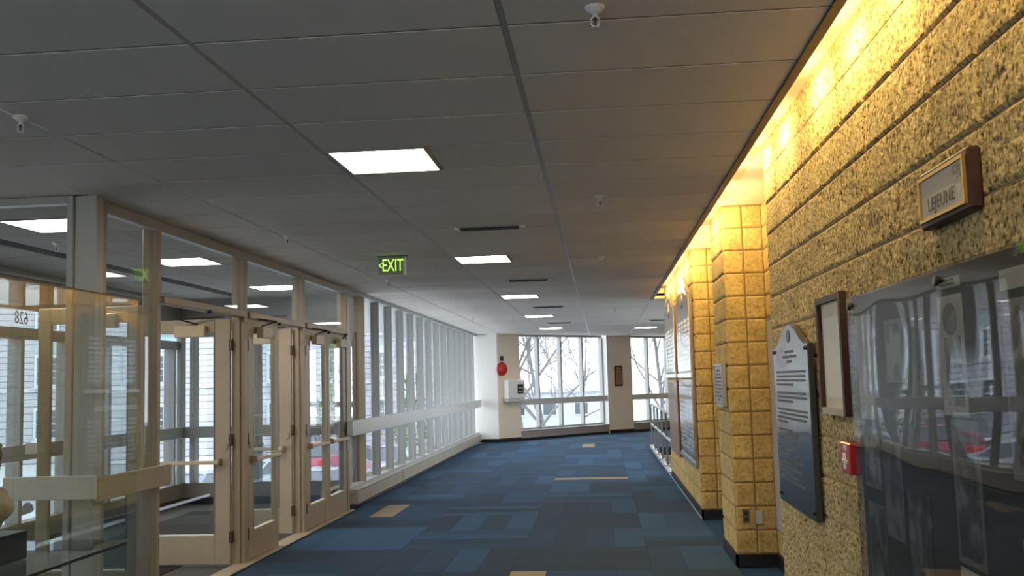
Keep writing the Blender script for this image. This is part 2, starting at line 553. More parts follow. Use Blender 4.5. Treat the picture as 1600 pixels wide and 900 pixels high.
# ------------------------------------------------------------------ block walls
def block_mesh(w, h, seed, amp, nx, nz, mtl=None):
    """split-face block: rough face towards -X, width along Y, height along Z, origin at the face centre plane"""
    bm = bmesh.new()
    g = [[None] * (nz + 1) for _ in range(nx + 1)]
    off = Vector((seed * 7.3, seed * 3.1, seed * 11.7))
    for i in range(nx + 1):
        for j in range(nz + 1):
            u, v = i / nx, j / nz
            y, z = (u - .5) * w, (v - .5) * h
            edge = min(u, 1 - u) * w, min(v, 1 - v) * h
            e = min(1, min(edge) / .011)
            p = Vector((0, y, z))
            d = noise.noise(p * 9 + off) * .6 + noise.noise(p * 26 + off) * .7 + noise.noise(p * 60 + off) * .7
            x = -.008 * (e ** .5) - amp * d * e
            g[i][j] = bm.verts.new((x, y, z))
    for i in range(nx):
        for j in range(nz):
            bm.faces.new((g[i][j], g[i][j + 1], g[i + 1][j + 1], g[i + 1][j]))
    rim = [g[i][0] for i in range(nx + 1)] + [g[nx][j] for j in range(1, nz + 1)] + [g[i][nz] for i in range(nx - 1, -1, -1)] + [g[0][j] for j in range(nz - 1, 0, -1)]
    back = [bm.verts.new((.03, v.co.y, v.co.z)) for v in rim]
    n = len(rim)
    for i in range(n):
        bm.faces.new((rim[i], rim[(i + 1) % n], back[(i + 1) % n], back[i]))
    bmesh.ops.recalc_face_normals(bm, faces=list(bm.faces))
    me = bpy.data.meshes.new('concrete_block')
    bm.to_mesh(me); bm.free()
    me.materials.append(mtl or M_BLOCK)
    return me
BW, BH, JT = .4064, .2032, .007
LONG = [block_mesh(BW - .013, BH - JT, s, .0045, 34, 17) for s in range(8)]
HALF = [block_mesh(.177 - .010, BH - .010, 20 + s, .0055, 14, 16, M_BLOCK2) for s in range(6)]
SIDE = [block_mesh(.45 - .010, BH - .010, 40 + s, .0045, 20, 12, M_BLOCK2) for s in range(4)]
ALC = [block_mesh(BW - .010, BH - .010, 60 + s, .0045, 24, 12, M_BLOCK2) for s in range(3)]
COURSES = [(RZ - k * BH) for k in range(15)]       # top edge of each course
BASEH = RZ - 15 * BH                               # ~.104
def place(meshes, parent, x, y, z, facing):
    o = link('concrete_block', rng.choice(meshes), parent)
    o.location = Vector((x, y, z)) - parent_origin(parent)
    if facing == 'y': o.rotation_euler.z = math.pi / 2
    return o
wall_right = struct('wall_right', (1.3, 3, 0), 'gold-lit split-face block wall carrying the display case', 'wall')
B('wall_core', mat('tan_mortar', (.46, .32, .15), .95, bump=(60, .4, .006)), wall_right, (XR + .004, XA + .3, -4, 6.55, 0, RZ + .06))
for k, zt in enumerate(COURSES):
    for j in range(12):
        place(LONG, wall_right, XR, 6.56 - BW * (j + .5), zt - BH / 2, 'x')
    # quoin end face, smooth
B('wall_end', M_CONC, wall_right, (XR - .004, XA + .1, 6.55, 6.562, 0, RZ))
B('baseboard', M_BASE, wall_right, (XR - .014, XR + .01, -4, 6.57, 0, BASEH - .004))

alcove = struct('wall_alcove', (1.6, 8, 0), 'recessed block wall at the back of the narrow alcoves', 'wall')
for ya, yb in ((6.55, 8.92), (9.78, 11.87)):
    B('wall_core', M_MORTAR, alcove, (XA + .004, XA + .3, ya, yb, 0, RZ + .06))
    for zt in COURSES:
        for j in range(3):
            if yb - BW * (j + .5) > ya + .2:
                place(ALC, alcove, XA, yb - .02 - BW * (j + .5), zt - BH / 2, 'x')
    B('baseboard', M_BASE, alcove, (XA - .02, XA + .01, ya, yb - .02, 0, BASEH - .004))

pil = struct('wall_pilaster', (1.3, 9.3, 0), 'gold block pilaster with the wall outlet beyond the alcove', 'wall')
B('wall_core', M_MORTAR, pil, (XR + .004, XA + .3, 8.904, 9.796, 0, RZ + .06))
for zt in COURSES:
    for j in range(2):
        place(HALF, pil, XR + .177 * (j + .5), 8.9, zt - BH / 2, 'y')
        place(SIDE, pil, XR, 8.9 + .45 * (j + .5), zt - BH / 2, 'x')
B('baseboard', M_BASE, pil, (XR - .014, XA, 8.886, 8.91, 0, BASEH - .004))
B('baseboard', M_BASE, pil, (XR - .014, XR + .01, 8.886, 9.8, 0, BASEH - .004))

wall_far = struct('wall_right', (1.3, 14, 0), 'long block wall holding the arched honour boards', 'wall')
B('wall_core', M_MORTAR, wall_far, (XR + .004, XA + .3, 11.854, 16.9, 0, RZ + .06))
for zt in COURSES:
    for j in range(2):
        place(HALF, wall_far, XR + .177 * (j + .5), 11.85, zt - BH / 2, 'y')
    for j in range(11):
        place(SIDE, wall_far, XR, 11.87 + .455 * (j + .5), zt - BH / 2, 'x')
B('baseboard', M_BASE, wall_far, (XR - .014, XA, 11.836, 11.86, 0, BASEH - .004))
B('baseboard', M_BASE, wall_far, (XR - .014, XR + .01, 11.836, 16.9, 0, BASEH - .004))
B('base_glint', M_RAIL, wall_far, (XR - .022, XR - .012, 11.83, 16.9, 0, .012))  # pale strip imitating the bright reflection along the glossy base
# closing walls out of sight, two of them glazed to add daylight
ws = struct('added_window_7', (3.6, 25, 0), 'unseen side window added beyond the stairwell for daylight', 'window')  # added to light the far columns from the right
B('kick_wall', M_CONC, ws, (3.5, 3.7, 16.6, 34, -2.6, .3))
B('header', M_CONC, ws, (3.5, 3.7, 16.6, 34, CZ - .05, RZ))
for k in range(9):
    y = 16.8 + k * .955
    B('mullion', M_FIN, ws, (3.52, 3.66, y, y + .055, .3, CZ - .05))
    if k < 8: B('pane', M_GLASS, ws, (3.577, 3.583, y + .055, y + .955, .3, CZ - .05))
B('wall_panel', M_CONC, ws, (3.5, 3.7, 24.5, 34, .3, CZ - .05))
sbox('wall_stair', M_CONC, (1.48, 3.6, 16.62, 16.9, -2.6, RZ), 'plain tan wall at the head of the stairwell', 'wall')
lw = struct('added_window_6', (-2.5, -4.1, 0), 'unseen window added behind the viewer to light the lobby', 'window')  # added to bring daylight in from behind
B('kick_wall', M_CONC, lw, (-6.5, 1.6, -4.2, -4, 0, 1.0))
B('header', M_CONC, lw, (-6.5, 1.6, -4.2, -4, 2.6, RZ))
for k in range(9):
    B('mullion', M_FIN, lw, (-6.5 + k * .95 - .03, -6.5 + k * .95 + .03, -4.18, -4.02, 1.0, 2.6))
    if k < 8: B('pane', M_GLASS, lw, (-6.5 + k * .95 + .03, -6.5 + (k + 1) * .95 - .03, -4.103, -4.097, 1.0, 2.6))
sbox('wall_left', M_CONC, (-6.5, -6.3, -4.2, 6.3, 0, RZ), 'plain tan lobby wall left of the display case', 'wall')

# ------------------------------------------------------------------ back wall with tall windows
wb = struct('wall_back_end', (-1.2, 28.5, 0), 'white and beige columns between the far windows', 'wall')
def wall_seg(name, m, a, b, th, z0, z1, parent):
    d = Vector((b[0] - a[0], b[1] - a[1])); n = Vector((-d.y, d.x)).normalized() * th
    return MB().slab([a, b, (b[0] + n.x, b[1] + n.y), (a[0] + n.x, a[1] + n.y)], z0, z1).build(name, m, parent)
wall_seg('column', M_WALLW, (-3.62, 27.3), BACK[1], .4, 0, CZ + .05, wb)
wall_seg('column', M_BEIGE, BACK[1], BACK[2], .4, 0, CZ + .05, wb)
wall_seg('column', M_BEIGE, BACK[3], BACK[4], .35, 0, CZ + .05, wb)
wall_seg('baseboard', M_BASE, (-3.4, 27.285), (-2.85, 27.285), .02, 0, .1, wb)
wall_seg('baseboard', M_BASE, (-2.84, 27.285), (-2.27, 27.885), .02, 0, .1, wb)
wall_seg('baseboard', M_BASE, (.21, 30.685), (.96, 31.185), .02, 0, .1, wb)
def back_window(name, a, b, n, label):
    d = Vector((b[0] - a[0], b[1] - a[1], 0)); L = d.length; d.normalize()
    w = struct(name, (a[0], a[1], 0), label, 'window')
    w.rotation_euler.z = math.atan2(d.y, d.x)
    # local frame: x along the window, y outwards
    B('window_frame', M_FIN, w, (0, L, .22, .30, CZ - .05, CZ + .02), local=True)
    B('window_frame', M_FIN, w, (0, L, .22, .30, .26, .33), local=True)
    for k in range(n + 1):
        x = L * k / n
        x = min(max(x, .035), L - .035)
        B('mullion', M_FIN, w, (x - .032, x + .032, .17, .32, .33, CZ - .05), .004, local=True)
    for k in range(n):
        B('pane', M_GLASS, w, (L * k / n + .033, L * (k + 1) / n - .033, .257, .263, .33, CZ - .05), local=True)
    B('guard_rail', M_RAIL, w, (.0, L, .03, .09, .98, 1.15), .006, local=True)
    B('window_reveal', M_WALLW, w, (L - .02, L + .1, .0, .36, 0, CZ), local=True)
    B('heater_cover', mat('heater_mauve', (.30, .26, .25), .5), w, (0, L, .0, .34, .06, .255), .006, local=True)
    B('heater_cap', M_FIN, w, (0, L, -.02, .34, .255, .275), .004, local=True)
    B('baseboard', M_BASE, w, (0, L, .03, .3, 0, .06), local=True)
    return w
back_window('window_1', BACK[2], BACK[3], 4, 'tall far window of four panes looking onto bare trees')
back_window('window_2', BACK[4], BACK[5], 4, 'tall far window behind the stair railing')

# ------------------------------------------------------------------ left fin window wall
wl = struct('window_3', (XL, 20, 0), 'long window wall of closely set vertical grey fins', 'window')
FIN_Y = [14.17 + .955 * k for k in range(14)]
B('window_frame', M_STEEL, wl, (-3.53, XL, 13.22, 27.3, CZ - .05, CZ + .02))
B('window_frame', M_FIN, wl, (-3.53, XL, 13.22, 27.3, .25, .29))
fin_me = None
for i, y in enumerate(FIN_Y):
    d = .16 if i == 0 else .128
    B('mullion', M_FIN if i else M_TAN, wl, (XL - d, XL, y - .055, y, .29, CZ - .05), .004)
B('mullion', M_STEEL, wl, (XL - .13, XL - .03, 13.42, 13.47, .29, CZ - .05), .004)
ys = [13.25, 13.42] + FIN_Y + [27.25]
prev = 13.24
for y in FIN_Y + [27.3]:
    if y - .055 - prev > .05:
        B('pane', M_GLASS, wl, (-3.483, -3.477, prev, y - .055, .29, CZ - .05))
    prev = y
B('guard_rail', M_RAIL, wl, (-3.385, -3.30, 13.02, 27.2, .98, 1.18), .006)
for y0, y1 in ((13.35, 16.4), (16.43, 20.6), (20.63, 24.4), (24.43, 27.2)):
    B('heater_cover', M_HEAT, wl, (-3.6, -3.325, y0, y1, .05, .235), .012)
    B('heater_cap', M_FIN, wl, (-3.4, -3.315, y0, y1, .236, .252), .003)
B('sill', M_HEAT, wl, (-3.66, -3.39, 13.22, 27.3, .2, .25))
B('wall_kicker', M_CONC, wl, (-3.8, -3.6, 13.22, 27.3, -.25, .25))
B('baseboard', M_BASE, wl, (-3.6, -3.40, 13.3, 27.2, 0, .05))
# overhang outside the window wall
sbox('trim_1', mat('soffit', (.46, .45, .43), .85), (-6.4, -3.56, 14.4, 29, CZ + .05, CZ + .3), 'grey overhang outside the fin windows', 'overhang')

# ------------------------------------------------------------------ glazed vestibule partition
part = struct('wall_vestibule', (XL, 6.5, 0), 'glazed metal partition with door bays along the corridor', 'glass wall')
B('post', M_STEEL, part, (-3.495, -3.345, 6.335, 6.44, 0, CZ), .004)
B('post', M_STEEL, part, (-3.54, -3.50, 6.31, 6.40, 0, CZ - .002), .003)
B('post', M_TAN, part, (-3.46, -3.385, 6.45, 6.56, 0, CZ - .002), .003)
B('header', M_FIN, part, (-6.2, -3.54, 6.31, 6.39, CZ - .055, CZ - .002), .003)
B('pane', M_GLASS, part, (-6.2, -3.54, 6.347, 6.353, .1, CZ - .055))
B('sill', M_STEEL, part, (-6.2, -3.54, 6.31, 6.39, 0, .1), .003)
B('post', M_STEEL, part, (-4.62, -4.57, 6.30, 6.40, .1, CZ - .055), .003)
for ya, yb, d in ((7.39, 7.45, .125), (9.27, 9.36, .125), (11.15, 11.24, .125), (13.12, 13.22, .125)):
    B('post', M_TAN, part, (XL - d, XL, ya, yb, 0, CZ - .002), .004)
B('header', M_FIN, part, (-3.47, XL + .005, 6.5, 13.22, CZ - .085, CZ - .002), .003)  # pale metal stands in for the bright reflection under the header
B('pane', M_GLASS, part, (-3.443, -3.437, 6.56, 7.39, .1, CZ - .085))
B('sill', M_STEEL, part, (-3.48, -3.395, 6.5, 7.4, 0, .1), .003)
for ya, yb in ((7.45, 9.27), (9.36, 11.15), (11.24, 13.12)):
    B('transom_bar', M_TAN, part, (-3.47, XL + .03, ya, yb, 2.325, 2.385), .004)
    B('closer_bracket', M_BLACK, part, (XL + .01, XL + .045, (ya + yb) / 2 - .03, (ya + yb) / 2 + .03, 2.30, 2.335), .003)
    B('pane', M_GLASS, part, (-3.443, -3.437, ya, yb, 2.385, CZ - .085))
    for yh in (ya + .002, yb - .022):
        B('door_stop', M_TAN, part, (-3.50, -3.44, yh, yh + .02, 0, 2.33))
B('guard_rail', mat('pale_rail', (.66, .66, .66), .5), part, (-3.9, -3.28, 6.22, 6.26, .96, 1.11), .004)
B('guard_rail', M_TAN, part, (-3.33, -3.295, 6.27, 7.42, .935, 1.09), .004)

# ------------------------------------------------------------------ doors
def door_leaf(name, hinge, rz, label, w=.89, bar_side=-1, closer=True, flip=1):
    """leaf in local x from the hinge, thickness along y; bar_side = side of y where the push bar sits"""
    d = struct(name, (hinge[0], hinge[1], .015), label, 'door')
    d.rotation_euler.z = rz
    t = .022
    ST, TR, BR, HT = .15, .125, .26, 2.30
    B('stile', M_TAN, d, (0, ST, -t, t, 0, HT), .004, local=True)
    B('stile', M_TAN, d, (w - .10, w, -t, t, 0, HT), .004, local=True)
    B('top_rail', M_TAN, d, (ST, w - .10, -t, t, HT - TR, HT), .004, local=True)
    B('bottom_rail', M_TAN, d, (ST, w - .10, -t, t, 0, BR), .004, local=True)
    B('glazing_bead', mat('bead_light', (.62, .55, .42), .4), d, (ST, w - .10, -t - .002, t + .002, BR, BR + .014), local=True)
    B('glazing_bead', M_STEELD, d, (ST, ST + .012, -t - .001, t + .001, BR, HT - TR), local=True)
    B('pane', M_DOORG, d, (ST, w - .10, -.003, .003, BR, HT - TR), local=True)
    s = bar_side
    y = s * .075
    bar = B('push_bar', mat('push_bar_metal', (.60, .50, .36), .3, metal=.3), d, (.09, w - .06, y - .012, y + .012, .93, .965), .004, local=True)
    for x in (.1, w - .09):
        B('bar_bracket', M_TAN, bar, (x - .02, x + .02, min(y, 0) + (0 if s < 0 else .0), max(y, 0), .915, .98), .004, local=True)
    B('lock_plate', M_TAN, d, (.03, .065, s * t if s > 0 else -t - .012, t + .012 if s > 0 else -t, 1.06, 1.12), local=True)
    for z in (.25, 1.15, 2.05):
        B('hinge', M_TRIM, d, (-.018, .012, -t - .012, t + .004, z - .055, z + .055), .003, local=True)
    if closer:
        c = B('door_closer', mat('closer_tan', (.52, .42, .27), .4), d, (.22, .52, s * .03 if s > 0 else -.10, .10 if s > 0 else -.03, HT - .17, HT - .06), .006, local=True)
        MB().tube([(.3, s * .06, HT - .05), (.45, s * .16, HT + .0), (.06, s * .02, HT + .02)], .009, 6).build('closer_arm', M_TRIM, c, local=True)
    return d
PI = math.pi
# bay A: both leaves folded back into the vestibule
door_leaf('door_1', (-3.52, 7.49), PI, 'glazed door leaf folded back beside the corner post', bar_side=1)
door_leaf('door_2', (-3.515, 9.22), PI, 'glazed tan door leaf standing open with its push bar facing out', bar_side=1)
# bay B: near leaf shut, far leaf folded back
door_leaf('door_3', (-3.43, 9.385), PI / 2, 'shut glazed tan door leaf next to the open middle doorway', bar_side=-1, closer=True)
door_leaf('door_4', (-3.515, 11.10), PI, 'open glazed tan door leaf in the middle doorway', bar_side=1)
# bay C: both shut
door_leaf('door_5', (-3.43, 11.27), PI / 2, 'shut near leaf of the closed double doors', bar_side=-1)
door_leaf('door_6', (-3.43, 13.095), -PI / 2, 'shut far leaf of the closed double doors beside the fins', bar_side=1)

# ------------------------------------------------------------------ vestibule outer glazing
vo = struct('window_4', (VX0, 10, 0), 'outer window wall of the vestibule with dark mullions', 'window')
B('header', M_STEEL, vo, (VX0 - .06, VX0 + .02, VY0, VY1, CZ - .06, CZ + .02))
B('head_strip', M_RAIL, vo, (VX0 + .02, VX0 + .05, VY0, VY1, CZ - .07, CZ - .045))
B('fascia_panel', M_STEELD, vo, (VX0 - .05, VX0 + .01, VY0, VY1, 2.56, CZ - .06))
B('transom_bar', M_STEELD, vo, (VX0 - .06, VX0 + .03, VY0, VY1, 2.24, 2.36))
for y in (6.5, 7.4, 8.3, 9.2, 10.1, 11.05, 12.0, 12.95, 13.9):
    B('mullion', M_STEELD, vo, (VX0 - .09, VX0 + .07, y - .06, y, .3, 2.26), .004)
prev = VY0
for y in (6.5, 7.4, 8.3, 9.2, 10.1, 11.05, 12.0, 12.95, 13.9, VY1):
    if y - .06 - prev > .1:
        B('pane', M_GLASS, vo, (VX0 - .003, VX0 + .003, prev, y - .06, .3, 2.26))
    prev = y
for a, b in ((VY0, 9.2), (9.24, 10.85), (10.89, VY1)):
    B('pane', M_GLASS, vo, (VX0 - .003, VX0 + .003, a, b, 2.36, 2.56))
B('guard_rail', M_STEELD, vo, (VX0 + .07, VX0 + .12, VY0 + .1, VY1 - .1, .96, 1.12), .004)
B('kick_wall', mat('brown_kick', (.14, .12, .095), .7), vo, (VX0 - .1, VX0 + .06, VY0, VY1 + .1, -.2, .3))
B('baseboard', M_BASE, vo, (VX0 + .06, VX0 + .075, VY0, VY1, 0, .1))
# mirrored street number on the transom glass, black vinyl read from outside
num = text_mesh('street_number', '628', .20, M_BLACK, vo, (VX0 + .006, 10.13, 2.462), (PI / 2, 0, -PI / 2), .001)
num.scale.x = .85
num['label'] = 'black street number 628 seen mirrored through the glass'
ve = struct('window_5', (-4.8, VY1, 0), 'end window of the vestibule', 'window')
B('header', M_STEELD, ve, (VX0, -3.5, VY1, VY1 + .1, 2.42, CZ + .02))
for x in (VX0, -5.98, -5.02, -4.3, -3.58):
    B('mullion', M_STEELD, ve, (x - .005, x + .065, VY1 - .07, VY1 + .1, .3, 2.42), .004)
for a, b in ((-5.915, -5.025), (-4.955, -4.305), (-4.235, -3.585), (-6.115, -5.985)):
    B('pane', M_GLASS, ve, (a, b, VY1 + .03, VY1 + .036, .3, 2.42))
B('guard_rail', M_STEELD, ve, (VX0 + .1, -3.5, VY1 - .13, VY1 - .08, .96, 1.12), .004)
B('kick_wall', MATS['brown_kick'], ve, (VX0, -3.5, VY1, VY1 + .1, -.2, .3))
B('baseboard', M_BASE, ve, (VX0, -3.5, VY1 - .015, VY1, 0, .1))

# ------------------------------------------------------------------ ceiling fixtures
def ceiling_light(x0, x1, y0, y1, label, group):
    t = thing('ceiling_light', ((x0 + x1) / 2, (y0 + y1) / 2, CZ - .008), label, 'ceiling light', group)
    f = MB()
    for d in ((x0, x1, y0, y0 + .014), (x0, x1, y1 - .014, y1), (x0, x0 + .014, y0 + .014, y1 - .014), (x1 - .014, x1, y0 + .014, y1 - .014)):
        f.box(*d, CZ - .008, CZ + .03)
    f.build('frame', M_GRID, t)
    B('lens', M_LENS, t, (x0 + .014, x1 - .014, y0 + .014, y1 - .014, CZ - .003, CZ + .012))
    return t
for r, lab in zip(LIGHT_ROWS, ('large square light panel in the corridor ceiling before the first slot diffuser', 'square light panel in the ceiling just right of the EXIT sign', 'square light panel in the ceiling right after the second slot diffuser', 'square light panel in the ceiling right after the third slot diffuser', 'last square light panel in the row, before the tall far window')):
    ceiling_light(LX0, LX1, ROW0 + r * ROWD + .004, ROW0 + (r + 1) * ROWD - .004, lab, 'corridor ceiling lights')
for x, y in ADDED_LIGHTS:
    ceiling_light(x - .29, x + .29, y - .29, y + .29, 'unseen square light panel added to brighten the lobby around the showcase', 'added lobby lights')
for (a, b), lab in zip(VL, ('square light panel in the vestibule ceiling behind the corner post', 'square light panel in the vestibule ceiling above the first open doorway', 'square light panel in the vestibule ceiling above the closed double doors')):
    ceiling_light(-4.548, -3.957, a + .002, b - .002, lab, 'vestibule ceiling lights')
t = ceiling_light(.92, 1.5, 26.16, 26.74, 'square glowing light panel by the far window beyond the stair railing', None)
def slot_diffuser(cx, cy, w=.56, label='black slotted air diffuser in the ceiling between the light panels', group='ceiling slot diffusers'):
    t = thing('air_diffuser', (cx, cy, CZ - .012), label, 'air diffuser', group)
    h = .085
    f = MB()
    f.box(cx - w / 2, cx + w / 2, cy - h, cy - h + .018, CZ - .012, CZ + .0)
    f.box(cx - w / 2, cx + w / 2, cy + h - .018, cy + h, CZ - .012, CZ + .0)
    f.build('frame', M_GRID, t)
    B('throat', M_BLACK, t, (cx - w / 2 + .02, cx + w / 2 - .02, cy - h + .018, cy + h - .018, CZ - .004, CZ + .001))
    for k in range(3):
        y = cy - .04 + k * .04
        B('vane', M_BLACK, t, (cx - w / 2 + .03, cx + w / 2 - .03, y - .004, y + .004, CZ - .024, CZ - .004))
    for s in (-1, 1):
        B('end_cap', M_WHITE, t, (cx + s * w / 2 - .022, cx + s * w / 2 + .022, cy - .05, cy + .05, CZ - .028, CZ), .004)
    return t
for y, lab in ((8.40, 'black slot diffuser in the ceiling between the two largest light panels'), (12.93, 'black slot diffuser in the ceiling just before the third light panel'), (17.8, 'black slot diffuser in the ceiling just before the fourth light panel'), (22.85, 'black slot diffuser in the ceiling just before the last light panel')):
    slot_diffuser(-.91, y, label=lab)
slot_diffuser(1.4, 23.0, label='black slotted air diffuser in the ceiling above the stair railing', group=None)
def sprinkler(x, y, label, group):
    t = thing('fire_sprinkler', (x, y, CZ - .085), label, 'sprinkler', group)
    MB().lathe([(.036, 0), (.036, -.006), (.02, -.022), (.012, -.026)], (x, y, CZ), 18).build('escutcheon', M_WHITE, t, smooth=False)
    a = MB()
    a.lathe([(.009, -.02), (.009, -.04)], (x, y, CZ), 10)
    for s in (-1, 1):
        a.tube([(x + s * .006, y, CZ - .036), (x + s * .014, y, CZ - .046), (x + s * .014, y, CZ - .066), (x + s * .004, y, CZ - .076)], .0035, 6)
    a.build('frame_arms', M_WHITE, t)
    MB().lathe([(.0035, -.04), (.006, -.045), (.0025, -.058), (.003, -.076)], (x, y, CZ), 8).build('glass_bulb', M_BLACK, t)
    MB().lathe([(.014, -.0755), (.014, -.079)], (x, y, CZ), 12).build('deflector', M_WHITE, t)
for x, y, lab in ((.023, 3.47, 'white sprinkler head in the ceiling opposite the name plaque'), (.034, 7.18, 'white sprinkler head in the ceiling beside the first alcove'), (.048, 10.8, 'white sprinkler head in the ceiling beside the second alcove'), (.29, 18.62, 'white sprinkler head in the ceiling beside the stair railing'), (.29, 22.34, 'white sprinkler head in the ceiling beside the stair railing')):
    sprinkler(x, y, lab, 'sprinklers near the block wall')
for x, y, lab in ((-2.73, 4.44, 'white sprinkler head in the ceiling above the glass showcase'), (-2.70, 8.43, 'white sprinkler head in the ceiling in front of the first open doorway'), (-2.66, 12.4, 'white sprinkler head in the ceiling before the closed double doors'), (-2.61, 20.3, 'white sprinkler head in the ceiling along the window fins'), (-2.58, 24.17, 'white sprinkler head in the ceiling along the window fins')):
    sprinkler(x, y, lab, 'sprinklers near the glazing')
sprinkler(-4.75, 8.3, 'white fire sprinkler head in the vestibule ceiling', None)

ex = thing('exit_sign', (-2.115, 10.04, 2.77), 'clear edge-lit sign with green EXIT lettering and left arrow', 'exit sign')
B('canopy', M_STEELD, ex, (-2.27, -1.95, 10.015, 10.065, CZ - .012, CZ), .003)
B('sign_panel', glass_mat('sign_acrylic', (.80, .86, .74), 1.3), ex, (-2.25, -1.985, 10.036, 10.044, 2.775, CZ - .012))
B('end_cap', M_WHITE, ex, (-1.995, -1.965, 10.03, 10.05, 2.768, CZ - .012), .003)
M_GREEN = mat('exit_green', (.2, .6, .05), .5, emit=((.42, .95, .10), .75))
text_mesh('sign_lettering', 'EXIT', .145, M_GREEN, ex, (-2.105, 10.03, 2.865), (PI / 2, 0, 0), .002).scale = (.75, 1.25, 1)
text_mesh('sign_arrow', '<', .09, M_GREEN, ex, (-2.232, 10.03, 2.865), (PI / 2, 0, 0), .002).scale = (.75, 1.3, 1)

# lamps washing the block wall from the slot above it
M_BULB = mat('warm_bulb', (1, .8, .5), .4, emit=((1.0, .77, .36), 8))
k = 0
y = 1.9
while y < 16.6:
    t = thing('wall_wash_lamp', (.93, y, CZ + .02), 'small warm lamp hidden in the ceiling slot above the block wall', 'lamp', 'slot lamps above the block wall')
    B('socket', M_WHITE, t, (.8955, .94, y - .012, y + .012, CZ + .035, CZ + .055))
    MB().lathe([(.006, -.028), (.010, -.015), (.012, 0), (.010, .015), (.006, .028)], (.945, y, CZ + .046), 10, 'y').build('bulb', M_BULB, t, smooth=True)
    B('uplight_shield', M_WHITE, t, (.896, .976, y - .09, y + .09, CZ + .074, CZ + .078))  # unseen plate added to keep lamp light off the slot ceiling
    ld = bpy.data.lights.new('bulb_light', 'POINT')
    ld.energy = COVE_WATTS; ld.color = (1.0, .73, .29); ld.shadow_soft_size = .02
    lo = link('bulb_light', ld, t)
    lo.location = Vector((.947, y, CZ + .050)) - t.location
    y += .74 + (.2 if k % 3 == 1 else -.08)
    k += 1

# ------------------------------------------------------------------ things on the near block wall
# small framed name plaque
p = thing('name_plaque', (1.09, 3.13, 2.10), 'small wooden plaque with cream card reading LEJEUNE high on the wall', 'plaque')
PYA, PYB, PZA, PZB, PX = 2.90, 3.345, 2.095, 2.28, 1.065
B('backboard', M_WOOD, p, (PX, 1.105, PYA, PYB, PZA, PZB), .008)
fr = MB()
for d in ((PYA + .02, PYB - .02, PZB - .03, PZB - .02), (PYA + .02, PYB - .02, PZA + .02, PZA + .03), (PYA + .02, PYA + .03, PZA + .03, PZB - .03), (PYB - .03, PYB - .02, PZA + .03, PZB - .03)):
    fr.box(PX - .01, PX, *d)
fr.build('inner_moulding', M_BRASS, p)
B('card', mat('plaque_card', (.66, .57, .43), .75, spec=.15), p, (PX - .003, PX + .001, PYA + .03, PYB - .03, PZA + .03, PZB - .03))
M_INK = mat('faded_ink', (.10, .085, .07), .6)
M_INKF = mat('glare_ink', (.42, .36, .27), .6)  # paled so the glare over the first line sits in the ink
text_mesh('lettering', 'LEJEUNE', .06, M_INK, p, (PX - .0045, 3.13, 2.162), (PI / 2, 0, -PI / 2), .0008, spacing=1.1)
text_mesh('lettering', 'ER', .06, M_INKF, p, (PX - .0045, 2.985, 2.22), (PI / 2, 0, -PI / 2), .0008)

# black arched memorial plaque
def arch(y0, y1, z0, z1, zt, n=10, sh=.06):
    """outline (y, z): straight sides, small shoulders, ogee crown"""
    c = (y0 + y1) / 2; w = (y1 - y0) / 2 - sh
    pts = [(y0, z0), (y1, z0), (y1, z1), (y1 - sh * .6, z1)]
    for i in range(2 * n + 1):
        t = 1 - i / n
        zz = z1 + (zt - z1) * (.5 + .5 * math.cos(t * PI)) ** .8
        pts.append((c + w * t, zz))
    pts += [(y0 + sh * .6, z1), (y0, z1)]
    return pts
def inset_arch(d, y0, y1, z0, z1, zt): return arch(y0 + d, y1 - d, z0 + d, z1 - d * .5, zt - d)
def yz_prism(pts, x0, x1): return MB().prism([(x0, y, z) for y, z in pts], (x1 - x0, 0, 0))
M_PLQ = mat('black_enamel', (.018, .020, .025), .22, spec=.8, coat=.4)
M_PLQ_EDGE = mat('silver_edge', (.30, .27, .22), .35, metal=.6)
mp = thing('memorial_plaque', (1.09, 5.75, .88), 'tall black arched memorial plaque with engraved lettering on the block wall', 'plaque')
A = (5.245, 6.275, .885, 1.80, 1.925)
yz_prism(arch(*A), 1.066, 1.0925).build('border', mat('shaded_rim', (.03, .03, .03), .4), mp)  # rim made black to imitate the shadow on its side edge
yz_prism(inset_arch(.006, *A), 1.062, 1.068).build('face', M_PLQ, mp)
crest = MB().prism([(1.0595, 5.76 + .05 * math.cos(t * PI / 6), 1.855 + .036 * math.sin(t * PI / 6)) for t in range(12)], (.004, 0, 0))
crest.build('crest', M_BLACK, mp)
for (yy, zz) in ((5.29, 1.775), (6.23, 1.775), (5.29, .93), (6.23, .93)):
    MB().lathe([(.012, 0), (.012, -.008), (.004, -.012)], (1.062, yy, zz), 10, 'x').build('rivet', M_BLACK, mp)
M_ENG = mat('engraved_dark', (.10, .10, .105), .5)
def engraved(parent, x, yl, yr, z0, rows, rh, mtl, name='engraved_text', seed=1, right_ragged=True):
    """rows of small illegible strokes; reading direction runs from +y to -y for a wall facing -x"""
    r = random.Random(seed); b = MB()
    z = z0
    for row in rows:
        a0, a1 = row
        y = yl - (yl - yr) * a0; end = yl - (yl - yr) * a1
        while y > end + .01:
            w = r.uniform(.006, .020)
            b.box(x - .001, x + .001, max(end, y - w), y, z - rh * .55, z)
            y -= w + r.uniform(.004, .010)
        z -= rh
    o = b.build(name, mtl, parent)
    o['kind'] = 'stuff'
    return o
engraved(mp, 1.0615, 6.2, 5.32, 1.775, [(.36, .66), (.28, .74), (.42, .58)], .028, M_ENG, seed=3)
